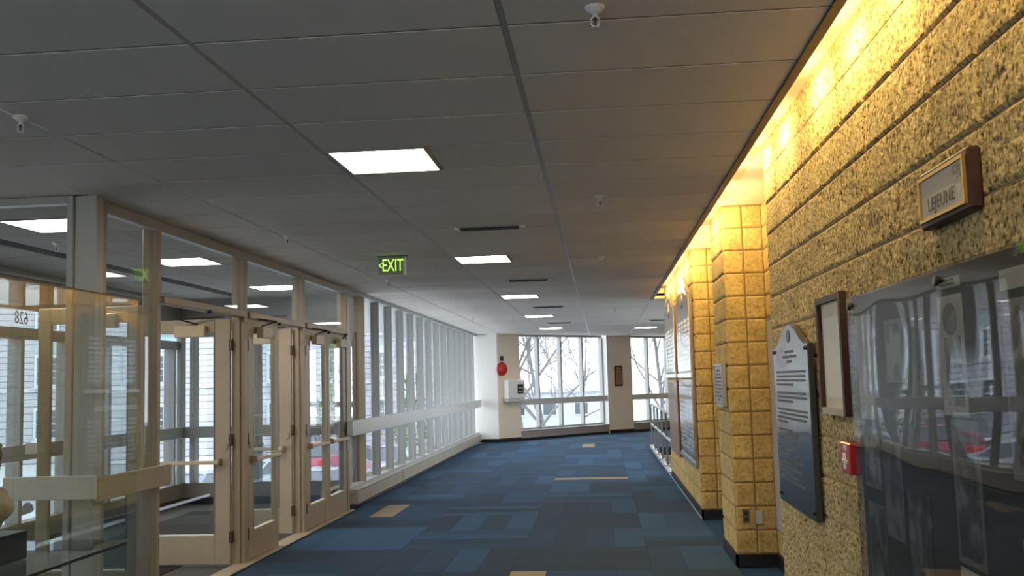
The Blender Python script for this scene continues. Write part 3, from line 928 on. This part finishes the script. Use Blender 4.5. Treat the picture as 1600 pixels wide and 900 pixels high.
engraved(mp, 1.0615, 6.2, 5.32, 1.66, [(0, 1), (.03, .98), (0, 1), (.0, .6), (.5, .51), (0, .98), (.02, 1), (0, .56), (.5, .51), (0, 1), (.05, 1), (0, .97), (0, .35), (.5, .51)] + [(.02, .5 + .4 * ((i * 7) % 5) / 5) for i in range(13)], .024, M_ENG, seed=4)

# shadow box
sb = thing('shadow_box', (1.09, 4.735, 1.445), 'dark wooden shadow box with a cream lining beside the display case', 'frame')
Y0, Y1, Z0, Z1 = 4.485, 4.985, 1.448, 2.0
f = MB()
f.box(1.056, 1.09, Y0, Y0 + .035, Z0, Z1); f.box(1.056, 1.09, Y1 - .035, Y1, Z0, Z1)
f.box(1.056, 1.09, Y0 + .035, Y1 - .035, Z1 - .03, Z1)
f.build('frame', M_WOOD, sb)
B('bottom_rail', mat('bottom_oak', (.34, .22, .10), .35), sb, (1.056, 1.09, Y0 + .035, Y1 - .035, Z0, Z0 + .03))
B('lining', M_PAPER, sb, (1.078, 1.09, Y0 + .035, Y1 - .035, Z0 + .03, Z1 - .03))
B('document', mat('document_paper', (.72, .66, .55), .6), sb, (1.075, 1.078, Y0 + .07, Y1 - .07, Z0 + .08, Z1 - .1))

# fire alarm pull station
fa = thing('fire_alarm_pull', (1.085, 4.53, 1.2), 'red fire alarm pull station between shadow box and display case', 'fire alarm')
B('housing', M_RED, fa, (1.055, 1.105, 4.445, 4.61, 1.2, 1.335), .006)
B('pull_handle', M_WHITE, fa, (1.046, 1.056, 4.49, 4.565, 1.245, 1.262), .003)
B('handle_stem', M_WHITE, fa, (1.046, 1.056, 4.515, 4.54, 1.22, 1.29), .002)
text_mesh('lettering', 'FIRE', .035, M_WHITE, fa, (1.054, 4.527, 1.311), (PI / 2, 0, -PI / 2), .0008)

# big acrylic covered photo display
dc = thing('wall_display_case', (1.08, 2.7, .5), 'large grey photo display under a wavy acrylic sheet on the block wall', 'display case')
DY0, DY1, DZ0, DZ1 = .9, 4.32, .45, 1.955
B('backboard', mat('felt_grey', (.075, .066, .058), .9, bump=(150, .4, .003)), dc, (1.072, 1.104, DY0, DY1, DZ0, DZ1), .003)
B('acrylic_sheet', M_PLEXI, dc, (1.046, 1.052, DY0, DY1, DZ0, DZ1))
for y in (4.26, 3.17, 2.05, 1.0):
    for z in (DZ1 - .04, DZ0 + .04):
        MB().lathe([(.014, -.012), (.016, -.006), (.016, .002), (.006, .002), (.006, .026)], (1.046, y, z), 12, 'x').build('standoff_screw', M_BLACK, dc)
def print_mat(name, c0, c1, c2, scale, seed):
    m = bpy.data.materials.new(name)
    m.use_nodes = True
    nt = m.node_tree; b = nt.nodes['Principled BSDF']; b.inputs['Roughness'].default_value = .4
    tc = nt.nodes.new('ShaderNodeTexCoord')
    mp_ = nt.nodes.new('ShaderNodeMapping'); mp_.inputs['Location'].default_value = (seed, seed * 2.3, seed * .7)
    nt.links.new(tc.outputs['Object'], mp_.inputs['Vector'])
    n = nt.nodes.new('ShaderNodeTexNoise'); n.inputs['Scale'].default_value = scale; n.inputs['Detail'].default_value = 3; n.inputs['Distortion'].default_value = 1.2
    nt.links.new(mp_.outputs[0], n.inputs['Vector'])
    r = nt.nodes.new('ShaderNodeValToRGB'); e = r.color_ramp.elements
    e[0].position = .38; e[0].color = (*c0, 1); e[1].position = .62; e[1].color = (*c2, 1)
    q = e.new(.5); q.color = (*c1, 1)
    nt.links.new(n.outputs['Fac'], r.inputs['Fac']); nt.links.new(r.outputs['Color'], b.inputs['Base Color'])
    return m
P_BW = print_mat('photo_grey', (.05, .05, .05), (.2, .19, .18), (.5, .48, .45), 7, 3)
P_BW2 = print_mat('photo_dim', (.03, .03, .03), (.10, .095, .09), (.28, .26, .24), 6, 8)
P_GREEN = print_mat('photo_sepia_green', (.03, .035, .02), (.12, .12, .06), (.42, .40, .24), 9, 5)
M_CARD = mat('white_card', (.60, .57, .50), .6)
SHEET_X = 1.068
def sheet(y0, y1, z0, z1, m, name='photo_print', border=0):
    if border:
        q = B(name, mat('photo_border', (.26, .25, .23), .5), dc, (SHEET_X, SHEET_X + .003, y0, y1, z0, z1))
        B('image_area', m, q, (SHEET_X - .001, SHEET_X + .001, y0 + border, y1 - border, z0 + border, z1 - border))
        return q
    return B(name, m, dc, (SHEET_X, SHEET_X + .003, y0, y1, z0, z1))
c = sheet(3.045, 3.245, 1.89, 1.922, M_CARD, 'caption_card')
engraved(dc, SHEET_X - .001, 3.23, 3.06, 1.917, [(.1, .9), (.1, .85)], .012, M_INK, 'caption_text', 9)
s1 = sheet(3.04, 3.25, 1.50, 1.868, M_CARD, 'portrait_sheet')
MB().prism([(SHEET_X - .002, 3.145 + .06 * math.cos(t * PI / 8), 1.795 + .05 * math.sin(t * PI / 8)) for t in range(16)], (.002, 0, 0)).build('emblem', P_BW2, s1)
B('image_area', P_BW, s1, (SHEET_X - .002, SHEET_X, 3.065, 3.2, 1.53, 1.74))
sheet(2.98, 3.20, 1.06, 1.49, P_BW2, border=.02)
sheet(3.0, 3.2, .995, 1.045, M_CARD, 'caption_card')
sheet(2.96, 3.2, .62, .985, P_GREEN, border=.0)
sheet(2.53, 2.75, 1.845, 1.9, M_CARD, 'caption_card')
sheet(2.45, 2.75, 1.35, 1.82, P_BW, border=.02)
sheet(2.45, 2.72, .7, 1.20, P_BW, border=.02)
sheet(4.05, 4.27, 1.45, 1.87, M_CARD, 'document_sheet')
sheet(4.02, 4.25, 1.18, 1.42, P_BW, border=.015)
sheet(3.62, 3.86, 1.60, 1.83, P_BW, border=.015)
sheet(3.75, 3.98, 1.02, 1.38, P_BW2, border=.012)
sheet(3.45, 3.70, .72, 1.22, P_BW2, border=.0)
sheet(4.0, 4.24, .7, 1.12, P_BW2, border=.012)

# outlet, blank plate, access panel, side plaque
o = thing('wall_outlet', (1.2, 8.885, .37), 'brown duplex wall outlet on the block pilaster', 'outlet')
B('cover_plate', mat('brown_plate', (.12, .085, .055), .4), o, (1.173, 1.232, 8.873, 8.884, .375, .487), .003)
for z in (.405, .455):
    MB().lathe([(.017, -.003), (.017, .0)], (1.2025, 8.872, z), 12, 'y').build('receptacle', M_BLACK, o)
o = thing('blank_plate', (1.31, 8.885, .36), 'grey blank wall plate beside the outlet on the pilaster', 'wall plate')
B('cover_plate', M_STEEL, o, (1.283, 1.345, 8.874, 8.884, .362, .475), .003)
for z in (.38, .457):
    MB().lathe([(.004, -.002), (.004, 0)], (1.314, 8.873, z), 8, 'y').build('screw', M_RAIL, o)
o = thing('access_panel', (1.45, 8.0, .33), 'grey metal access panel set in the alcove wall', 'access panel')
B('door', mat('alcove_grey', (.34, .31, .27), .45), o, (1.435, 1.452, 7.62, 8.74, .34, 2.1), .004)
B('panel_frame', M_STEELD, o, (1.44, 1.456, 7.6, 8.77, .32, 2.13), .003)
o = thing('small_plaque', (1.09, 9.28, 1.38), 'small grey metal plaque on the side of the block pilaster', 'plaque')
B('plate', mat('pewter', (.16, .16, .17), .35, metal=.5), o, (1.068, 1.085, 9.0, 9.56, 1.385, 1.735), .004)
f = MB()
f.box(1.06, 1.1, 8.985, 9.0, 1.37, 1.75); f.box(1.06, 1.1, 9.56, 9.575, 1.37, 1.75); f.box(1.06, 1.1, 9.0, 9.56, 1.37, 1.385); f.box(1.06, 1.1, 9.0, 9.56, 1.735, 1.75)
f.build('frame', M_PLQ_EDGE, o)
engraved(o, 1.0675, 9.5, 9.06, 1.70, [(.2, .8), (.1, .9), (0, 1), (0, 1), (0, .9), (.1, 1), (0, .8), (0, 1), (.2, .7)], .033, M_ENG, seed=11)

# honour boards on the long wall
M_SILVER = mat('silver_plate', (.72, .70, .68), .22, metal=.9)
M_BRONZE = mat('bronze_panel', (.28, .22, .18), .25, metal=.5, coat=.4)
def honour_board(y0, y1, z0, z1, zt, label, seed):
    t = thing('honour_board', (1.09, (y0 + y1) / 2, z0), label, 'honour board', None)
    outer = arch(y0, y1, z0, z1, zt, sh=.04) if zt else [(y0, z0), (y1, z0), (y1, z1), (y0, z1)]
    yz_prism(outer, 1.072, 1.10).build('frame', M_MIDWOOD, t)
    d = .09
    inner = arch(y0 + d, y1 - d, z0 + d, z1 - d * .4, zt - d, sh=.04) if zt else [(y0 + d, z0 + d), (y1 - d, z0 + d), (y1 - d, z1 - d), (y0 + d, z1 - d)]
    yz_prism(inner, 1.064, 1.073).build('panel', M_BRONZE, t)
    lo = MB().box(1.055, 1.075, y0 + .02, y1 - .02, z0 + .01, z0 + .06); lo.build('bottom_moulding', M_SILVER, t)
    b = MB()
    r = random.Random(seed)
    ncol = 4; nrow = int((z1 - z0 - .4) / .06)
    for c in range(ncol):
        for k in range(nrow):
            ya = y0 + .16 + c * (y1 - y0 - .3) / ncol; w = (y1 - y0 - .3) / ncol - .06
            zz = z0 + .15 + k * .06
            b.box(1.060, 1.066, ya, ya + w * r.uniform(.75, 1), zz, zz + .04)
    b.build('name_plates', M_SILVER, t)['kind'] = 'stuff'
    if zt:
        MB().lathe([(.12, -.006), (.12, .004)], (1.062, (y0 + y1) / 2, z1 - .02), 20, 'x').build('medallion', M_SILVER, t)
        MB().lathe([(.07, -.012), (.09, .0)], (1.058, (y0 + y1) / 2, z1 - .02), 20, 'x').build('medallion_boss', M_BRASS, t)
    else:
        B('title_strip', M_SILVER, t, (1.058, 1.066, y0 + .3, y1 - .3, z1 - .2, z1 - .14))
    return t
honour_board(11.93, 14.1, 1.63, 2.66, 2.93, 'arched wooden honour board with silver name plates next to the pilaster corner', 1)
honour_board(14.45, 16.6, 1.63, 2.68, 2.94, 'arched wooden honour board with silver name plates nearer the stair railing', 2)
honour_board(11.93, 14.1, .57, 1.61, 0, 'rectangular honour board with silver name plates hung below an arched one', 3)
wp = thing('wood_panel', (1.09, 15.4, .3), 'plain glossy oak panel hung under the arched board by the railing', 'panel')
B('board', M_MIDWOOD, wp, (1.070, 1.092, 14.5, 16.3, .5, 1.6), .006)
B('edge_band', M_BRASS, wp, (1.064, 1.072, 14.5, 16.3, 1.56, 1.6))

# ------------------------------------------------------------------ stair railing
rl = thing('stair_railing', (1.15, 20.4, 0), 'low metal stair railing with vertical posts at the far end', 'railing')
XRL = 1.14
B('top_rail', M_RAIL, rl, (XRL - .025, XRL + .025, 16.95, 24.05, 1.01, 1.05), .006)
B('middle_rail', M_RAIL, rl, (XRL - .02, XRL + .02, 16.95, 24.05, .54, .58), .005)
B('kerb', M_RAIL, rl, (XRL - .05, XRL + .03, 16.93, 24.1, -.012, .05), .006)
for k in range(6):
    y = 17.02 + k * 1.39
    B('post', M_STEELD, rl, (XRL - .02, XRL + .02, y - .02, y + .02, .05, 1.01))
    B('base_plate', M_SILVER, rl, (XRL - .06, XRL + .04, y - .06, y + .06, .05, .075), .004)
st = struct('stairs', (2.2, 18, -2.6), 'concrete stairs going down behind the railing', 'stairs')
for k in range(12):
    B('stair_step', M_CONC, st, (1.18, 3.5, 24.1 - .3 * (k + 1), 24.1 - .3 * k, -2.6, -.012 - .18 * (k + 1)))
B('landing', M_CONC, st, (1.18, 3.5, 16.9, 20.5, -2.6, -2.4))
B('well_wall', M_MIDWOOD, st, (1.112, 1.18, 16.9, 24.2, -2.6, -.014))

# ------------------------------------------------------------------ things on the far columns
def on_seg(a, b, t, off):
    d = Vector((b[0] - a[0], b[1] - a[1])); n = Vector((d.y, -d.x)).normalized()
    return (a[0] + d.x * t + n.x * off, a[1] + d.y * t + n.y * off), math.atan2(d.y, d.x)
(px, py), ang = on_seg(BACK[1], BACK[2], .18, .002)
bell = thing('alarm_bell', (px, py, 1.78), 'round red fire bell with black strobe on the beige column', 'alarm bell', rz=ang)
MB().lathe([(.17, 0), (.19, -.03), (.15, -.08), (.05, -.10)], (0, 0, .22), 24, 'y').build('gong', M_RED, bell, local=True, smooth=False)
B('strobe', M_BLACK, bell, (-.045, .045, -.06, 0, .44, .58), .01, local=True)
(px, py), ang = on_seg(BACK[1], BACK[2], .62, .002)
aed = thing('wall_cabinet', (px, py, 1.17), 'white wall cabinet with black window on the beige column', 'cabinet', rz=ang)
B('housing', M_WHITE, aed, (-.32, .32, -.2, 0, 0, .52), .012, local=True)
wd = B('door', mat('cabinet_white', (.66, .65, .63), .4), aed, (-.30, .30, -.212, -.2, .03, .49), .006, local=True)
B('display_window', M_BLACK, wd, (.02, .24, -.218, -.21, .14, .40), .004, local=True)
for z in (.2, .3):
    B('display_strip', M_STEEL, wd, (.05, .21, -.221, -.217, z - .012, z + .012), local=True)
B('shelf', M_STEEL, aed, (-.33, .33, -.22, 0, -.08, -.005), .006, local=True)
(px, py), ang = on_seg(BACK[3], BACK[4], .42, .002)
pl = thing('wall_plaque', (px, py, 1.42), 'brown wooden plaque with scalloped top on the beige column', 'plaque', rz=ang)
n = 12
top = [(.14 * (1 - 2 * i / n), .60 + .035 * abs(math.sin(i / n * 3 * PI))) for i in range(n + 1)]
MB().prism([(x, 0, z) for x, z in [(-.14, 0), (.14, 0)] + top], (0, -.03, 0)).build('board', M_WOOD, pl, local=True)
B('engraved_plate', mat('bronze_plate', (.30, .16, .08), .4, metal=.4), pl, (-.105, .105, -.036, -.03, .05, .50), .003, local=True)
B('title_plate', M_BRASS, pl, (-.09, .09, -.038, -.03, .52, .58), .002, local=True)

# ------------------------------------------------------------------ glass museum case and bust on the left
gc = thing('glass_showcase', (-3.08, 4.5, 0), 'tall all-glass museum showcase in front of the vestibule', 'showcase')
CX0, CX1, CY0, CY1, CT = -3.46, -2.70, 3.3, 5.62, 2.17
B('plinth', M_STEELD, gc, (CX0 - .01, CX1 + .01, CY0, CY1, 0, .22), .006)
def cp(d): B('pane', M_CASEG, gc, d)
cp((CX1 - .008, CX1, CY0, 5.165, .22, CT)); cp((CX1 - .008, CX1, 5.171, CY1, .22, CT))
cp((CX0, CX0 + .008, CY0, CY1, .22, CT))
cp((CX0 + .008, CX1 - .008, CY1 - .008, CY1, .22, CT))
cp((CX0 + .008, CX1 - .008, CY0, CY0 + .008, .22, CT))
cp((CX0, CX1, CY0, CY1, CT, CT + .01))
B('top_edge', M_TRIM, gc, (CX1 - .012, CX1 + .002, CY0, CY1, CT + .008, CT + .016))
sh = B('shelf', M_CASEG, gc, (CX0 + .01, CX1 - .01, CY0 + .01, CY1 - .01, .79, .80))
B('shelf_edge', M_BLACK, sh, (CX1 - .012, CX1 - .002, CY0 + .01, CY1 - .12, .788, .802))
bu = thing('portrait_bust', (-3.09, 4.86, .80), 'cream and brown portrait bust on a black block inside the glass showcase', 'sculpture')
B('base', M_BLACK, bu, (-3.26, -2.985, 4.75, 4.99, .803, .945), .006)
M_BUST = mat('bust_cream', (.50, .43, .30), .5, vary=(20, (.30, .22, .13)))
M_BUSTH = mat('bust_brown', (.10, .055, .035), .45, vary=(18, (.16, .09, .05)))
def blob(parts, name, m, parent):
    b = MB()
    for c, s, seg in parts:
        mt = Matrix.Translation(c) @ Matrix.Diagonal((*s, 1))
        bmesh.ops.create_uvsphere(b.bm, u_segments=seg, v_segments=seg // 2 + 2, radius=1, matrix=mt)
    o = b.build(name, m, parent)
    rm = o.modifiers.new('weld', 'REMESH'); rm.mode = 'VOXEL'; rm.voxel_size = .008; rm.use_smooth_shade = True
    sm = o.modifiers.new('soft', 'SMOOTH'); sm.iterations = 6; sm.factor = .6
    return o
bx, by = -3.17, 4.87
blob([((bx, by, 1.0), (.10, .13, .07), 16), ((bx + .03, by, 1.07), (.12, .17, .09), 16), ((bx, by, 1.13), (.09, .19, .06), 16), ((bx - .01, by, 1.19), (.055, .06, .09), 14), ((bx + .07, by, 1.03), (.045, .09, .05), 12)], 'shoulders', M_BUST, bu)
hd = blob([((bx - .01, by, 1.36), (.105, .08, .125), 18), ((bx + .03, by, 1.30), (.07, .062, .075), 16), ((bx + .098, by, 1.345), (.022, .014, .028), 10), ((bx + .088, by, 1.305), (.02, .024, .012), 10), ((bx + .075, by, 1.265), (.028, .03, .022), 10), ((bx + .085, by, 1.385), (.018, .05, .012), 10), ((bx - .015, by - .08, 1.34), (.024, .012, .034), 8), ((bx - .015, by + .08, 1.34), (.024, .012, .034), 8)], 'head', M_BUSTH, bu)
o = tag(B('paper_notice', M_WHITE, None, (-3.79, -3.715, 6.29, 6.295, 1.255, 1.325)), 'small white paper notice stuck on the vestibule glass above the rail', 'notice')

# ------------------------------------------------------------------ outdoors
GZ = -2.85
grd = MB().box(-90, 60, 29, 150, GZ - .3, GZ).build('ground', mat('asphalt_pale', (.38, .38, .39), .9, vary=(.3, (.44, .44, .45), 4)))
grd['kind'] = 'structure'; grd['label'] = 'pale grey parking lot and ground outside'; grd['category'] = 'ground'
grd2 = MB().box(-90, -6.6, -10, 29, GZ - .3, GZ).build('ground', MATS['asphalt_pale'])
grd3 = MB().box(3.75, 60, -10, 29, GZ - .3, GZ).build('ground', MATS['asphalt_pale'])
grd3['kind'] = 'structure'; grd3['label'] = 'pale grey ground beside the added stairwell window'; grd3['category'] = 'ground'
grd2['kind'] = 'structure'; grd2['label'] = 'pale grey pavement beside the vestibule'; grd2['category'] = 'ground'
# stone building across the lot
FA, FB = Vector((-42, 80 - .478 * 42, 0)), Vector((-8, 80 - .478 * 8, 0))
fd = (FB - FA); FL = fd.length; fa_ang = math.atan2(fd.y, fd.x)
bd = thing('stone_building', (FA.x, FA.y, GZ), 'pale stone building with sash windows across the parking lot', 'building', rz=fa_ang)
M_STONE = mat('pale_stone', (.37, .365, .41), .85, vary=(1.4, (.43, .425, .47), 5), bump=(6, .3, .03))
M_STONEL = mat('pale_ledge', (.50, .50, .53), .8)
B('wall_core', mat('stone_joint', (.22, .22, .26), .9), bd, (0, FL, .12, 9, 0, 15), local=True)
z = .05; k = 0
LEDGE = 1.64 - GZ + .05
while z < 14.8:
    ch = .46 if z < LEDGE - .2 else .40
    if abs(z - LEDGE) < .22:
        B('ledge', M_STONEL, bd, (-.1, FL + .1, -.12, .2, z, z + .3), .02, local=True); z += .33; continue
    B('stone_course', M_STONE, bd, (0, FL, 0, .2, z, z + ch - .03), .01, local=True)
    z += ch
M_SASH = mat('window_white', (.50, .55, .57), .5)
M_DARKG = mat('dark_window_glass', (.05, .065, .08), .15, spec=.8)
M_TEAL = mat('pale_teal_panel', (.33, .42, .43), .7)
def bwindow(x, z, h=1.75, w=1.15):
    q = B('window', M_SASH, bd, (x - w / 2 - .16, x + w / 2 + .16, -.14, .05, z - .16, z + h + .2), .02, local=True)
    for a, b in ((z, z + h / 2 - .03), (z + h / 2 + .03, z + h)):
        B('pane', M_DARKG, q, (x - w / 2, x + w / 2, -.15, -.1, a, b), local=True)
    mu = MB()
    for i in (1, 2):
        mu.box(x - w / 2 + w * i / 3 - .018, x - w / 2 + w * i / 3 + .018, -.17, -.12, z, z + h)
    for f_ in (.25, .75):
        mu.box(x - w / 2, x + w / 2, -.17, -.12, z + h * f_ - .018, z + h * f_ + .018)
    mu.box(x - w / 2, x + w / 2, -.17, -.12, z + h / 2 - .03, z + h / 2 + .03)
    mu.build('muntins', M_SASH, q, local=True)
    B('window_sill', M_STONEL, q, (x - w / 2 - .25, x + w / 2 + .25, -.28, .05, z - .3, z - .16), local=True)
def fx(u):
    """distance along the facade for an image column, by intersecting the sight line with the facade"""
    d = Vector((math.tan(math.atan((u - 800) / 1551.9) - YAW), 1)).normalized()
    # line FA + s*fd
    e = fd.normalized()
    den = e.x * d.y - e.y * d.x
    return (-FA.x * d.y + FA.y * d.x) / den
s0 = fx(258); WSP = fx(431) - s0
for k in range(-2, 4):
    x = s0 + k * WSP
    if 1.5 < x < FL - 1.5:
        bwindow(x, 2.3 - GZ)
        bwindow(x, -1.15 - GZ)
        bwindow(x, 5.9 - GZ)
        B('spandrel_panel', M_TEAL, bd, (x - .7, x + .7, -.02, .02, 4.35 - GZ, 5.5 - GZ), local=True)
# far pale buildings beyond the end windows
def far_block(cx, cy, w, d, h, c, label, nwin):
    t = thing('distant_building', (cx, cy, GZ), label, 'building')
    B('wall', mat('far_wall_%d' % int(cx * 10), c, .9, vary=(1.2, tuple(min(1, v * 1.12) for v in c))), t, (cx - w / 2, cx + w / 2, cy, cy + d, GZ, GZ + h))
    B('roof', M_STONEL, t, (cx - w / 2 - .3, cx + w / 2 + .3, cy - .3, cy + d, GZ + h, GZ + h + .3))
    for i in range(nwin):
        x = cx - w / 2 + w * (i + .5) / nwin
        q = B('window', M_SASH, t, (x - .75, x + .75, cy - .08, cy + .02, GZ + h * .35, GZ + h * .72))
        B('pane', M_DARKG, q, (x - .6, x + .6, cy - .1, cy - .06, GZ + h * .38, GZ + h * .69))
far_block(-5.0, 95, 15, 7, 3.4, (.40, .42, .48), 'low grey brick building seen through the far window', 5)
far_block(9.5, 92, 9, 9, 3.0, (.55, .6, .6), 'pale low building beyond the railing window', 3)

def bare_tree(x, y, h, seed, label, r0=.17):
    r = random.Random(seed)
    t = thing('bare_tree', (x, y, GZ), label, 'tree', None)
    trunk, br = MB(), MB()
    def grow(p, d, L, rad, lev, mb):
        n = 4
        pts = [p]; q = p
        for i in range(n):
            d = (d + Vector((r.uniform(-1, 1), r.uniform(-1, 1), r.uniform(-.25, .7))) * (.10 if lev == 0 else .22)).normalized()
            q = q + d * (L / n); pts.append(q)
        mb.tube(pts, [max(.006, rad * (1 - .55 * i / n)) for i in range(n + 1)], 6 if lev < 2 else 4)
        if lev >= 4: return
        kids = 11 if lev == 0 else (6 if lev < 3 else 3)
        for k in range(kids):
            f_ = r.uniform(.35, 1) if lev else r.uniform(.22, 1)
            i = min(n - 1, int(f_ * n)); a = pts[i].lerp(pts[i + 1], f_ * n - i)
            ax = Vector((r.uniform(-1, 1), r.uniform(-1, 1), r.uniform(-.1, .55))).normalized()
            nd = (d * .55 + ax * .85).normalized()
            grow(a, nd, L * r.uniform(.42, .62), rad * (1 - .5 * f_) * .5, lev + 1, br)
    grow(Vector((x, y, GZ)), Vector((r.uniform(-.08, .08), 0, 1)), h * .75, r0, 0, trunk)
    M = mat('bark_pale', (.11, .10, .10), .9, vary=(6, (.16, .15, .15)))
    trunk.build('trunk', M, t); br.build('branches', M, t)
def lot(u, y):
    """ground position under an image column at distance y"""
    return math.tan(math.atan((u - 800) / 1551.9) - YAW) * y
bare_tree(lot(852, 50), 50, 11, 4, 'bare tree with an upright trunk centred in the far window', .13)
bare_tree(lot(815, 36), 36, 10, 9, 'bare forking tree at the edge of the far window beside the red bell', .15)
bare_tree(lot(905, 64), 64, 10, 15, 'slender bare tree deeper behind the far window', .10)
bare_tree(lot(1032, 50), 50, 11, 21, 'bare tree seen through the window behind the railing', .13)

def leafy(x, y, h, rad, seed, label):
    r = random.Random(seed)
    t = thing('evergreen_shrub', (x, y, GZ), label, 'shrub')
    MB().tube([(x, y, GZ), (x, y, GZ + h * .8)], [.12, .04], 6).build('stem', MATS['bark_pale'], t)
    b = MB()
    for i in range(1600):
        zf = r.random() ** .8
        a = r.uniform(0, 2 * PI); rr = rad * (1 - zf * .75) * r.uniform(.55, 1)
        c = Vector((x + rr * math.cos(a), y + rr * math.sin(a), GZ + .3 + zf * h))
        u = Vector((r.uniform(-1, 1), r.uniform(-1, 1), r.uniform(-1, 1))).normalized() * .13
        v = u.cross(Vector((r.uniform(-1, 1), r.uniform(-1, 1), r.uniform(-1, 1)))).normalized() * .06
        b.quad([c - u, c + v, c + u, c - v])
    f = b.build('foliage', mat('evergreen', (.09, .16, .07), .7, vary=(2, (.16, .24, .10))), t)
    f['kind'] = 'stuff'
leafy(lot(524, 63), 63, 7.0, 2.0, 3, 'dark evergreen shrub standing in front of the stone building')
leafy(lot(640, 58), 58, 4.8, 1.6, 5, 'evergreen shrub glimpsed between the window fins')

# parked cars
M_TYRE = mat('tyre', (.02, .02, .02), .8)
M_CGLASS = mat('car_glass', (.05, .06, .075), .08, spec=.9)
M_HEADL = mat('headlight', (.8, .82, .85), .15)
M_TAILL = mat('taillight', (.5, .02, .02), .25)
def car(u, y, rz, color, label, kind='sedan', z=GZ):
    t = thing('parked_car', (lot(u, y), y, z), label, 'car', None, rz)
    pm = mat('paint_%s_%d' % (kind, int(color[0] * 999 + color[2] * 99)), color, .2, spec=.6, coat=.6)
    L, W = 4.5, 1.8
    if kind == 'suv':
        prof = [(-2.2, .35), (2.2, .35), (2.25, .75), (2.15, 1.05), (1.1, 1.15), (-2.15, 1.15), (-2.25, .7)]
        cab = [(1.15, 1.13), (.45, 1.72), (-1.95, 1.74), (-2.2, 1.13)]
        zr = 1.72
    else:
        prof = [(-2.2, .3), (2.2, .3), (2.25, .62), (2.1, .82), (1.0, .95), (-1.5, .98), (-2.2, .95), (-2.28, .6)]
        cab = [(1.05, .93), (.35, 1.42), (-1.0, 1.44), (-1.75, .96)]
        zr = 1.43
    MB().prism([(x, -W / 2, zz) for x, zz in prof], (0, W, 0)).bevel(.06, 2).build('body', pm, t, local=True)
    cb = MB()
    lo = [(cab[0][0], cab[0][1]), (cab[3][0], cab[3][1])]; hi = [cab[1], cab[2]]
    wi = W / 2 - .06; wo = W / 2 - .26
    vs = [cb.bm.verts.new(p) for p in ((lo[0][0], -wi, lo[0][1]), (lo[0][0], wi, lo[0][1]), (lo[1][0], wi, lo[1][1]), (lo[1][0], -wi, lo[1][1]), (hi[0][0], -wo, hi[0][1]), (hi[0][0], wo, hi[0][1]), (hi[1][0], wo, hi[1][1]), (hi[1][0], -wo, hi[1][1]))]
    for f in ((0, 1, 2, 3), (4, 5, 6, 7), (0, 1, 5, 4), (1, 2, 6, 5), (2, 3, 7, 6), (3, 0, 4, 7)):
        cb.bm.faces.new([vs[i] for i in f])
    cb.build('windows', M_CGLASS, t, local=True)
    B('roof', pm, t, (hi[1][0] - .02, hi[0][0] + .02, -wo - .02, wo + .02, zr - .01, zr + .045), .02, local=True)
    for s in (-1, 1):
        MB().tube([(lo[0][0], s * wi, lo[0][1]), (hi[0][0], s * wo, hi[0][1])], .04, 6).build('pillar', pm, t, local=True)
        MB().tube([(lo[1][0], s * wi, lo[1][1]), (hi[1][0], s * wo, hi[1][1])], .05, 6).build('pillar', pm, t, local=True)
        for x in (-1.4, 1.4):
            MB().lathe([(.2, -.11), (.33, -.1), (.33, .1), (.2, .11)], (x, s * (W / 2 - .08), .33), 16, 'y').build('wheel', M_TYRE, t, local=True)
        hz = .72 if kind == 'suv' else .6
        B('headlight', M_HEADL, t, (2.12, 2.27, s * .62 - .2, s * .62 + .2, hz, hz + .16), .03, local=True)
        B('taillight', M_TAILL, t, (-2.29, -2.15, s * .68 - .16, s * .68 + .16, hz + .02, hz + .26), .03, local=True)
    B('licence_plate', M_WHITE, t, (2.22, 2.27, -.26, .26, .42, .54), local=True)
    return t
car(308, 36, -1.9, (.10, .14, .26), 'dark blue sedan facing the vestibule in the parking lot')
car(412, 41.5, -2.2, (.42, .44, .47), 'white sedan parked behind the middle doorway')
car(388, 50, -1.2, (.03, .035, .045), 'black sport utility car parked behind the white sedan', 'suv')
car(490, 36.5, -1.8, (.45, .47, .50), 'white sedan in the row nearest the closed double doors')
car(516, 50, 1.3, (.32, .02, .05), 'dark red sport utility car showing its tail lights', 'suv')
car(470, 57, -1.4, (.12, .13, .16), 'dark grey sport utility car beside the red one', 'suv')
car(52, 36, -1.7, (.40, .42, .45), 'silver white sedan behind the glass showcase', 'sedan')
car(128, 30, -1.9, (.35, .38, .42), 'grey sedan outside the corner of the vestibule')
car(200, 42, -1.9, (.36, .38, .42), 'silver sedan parked next to the dark blue one')
car(600, 45, -1.2, (.42, .42, .44), 'white sport utility car glimpsed between the fins', 'suv')
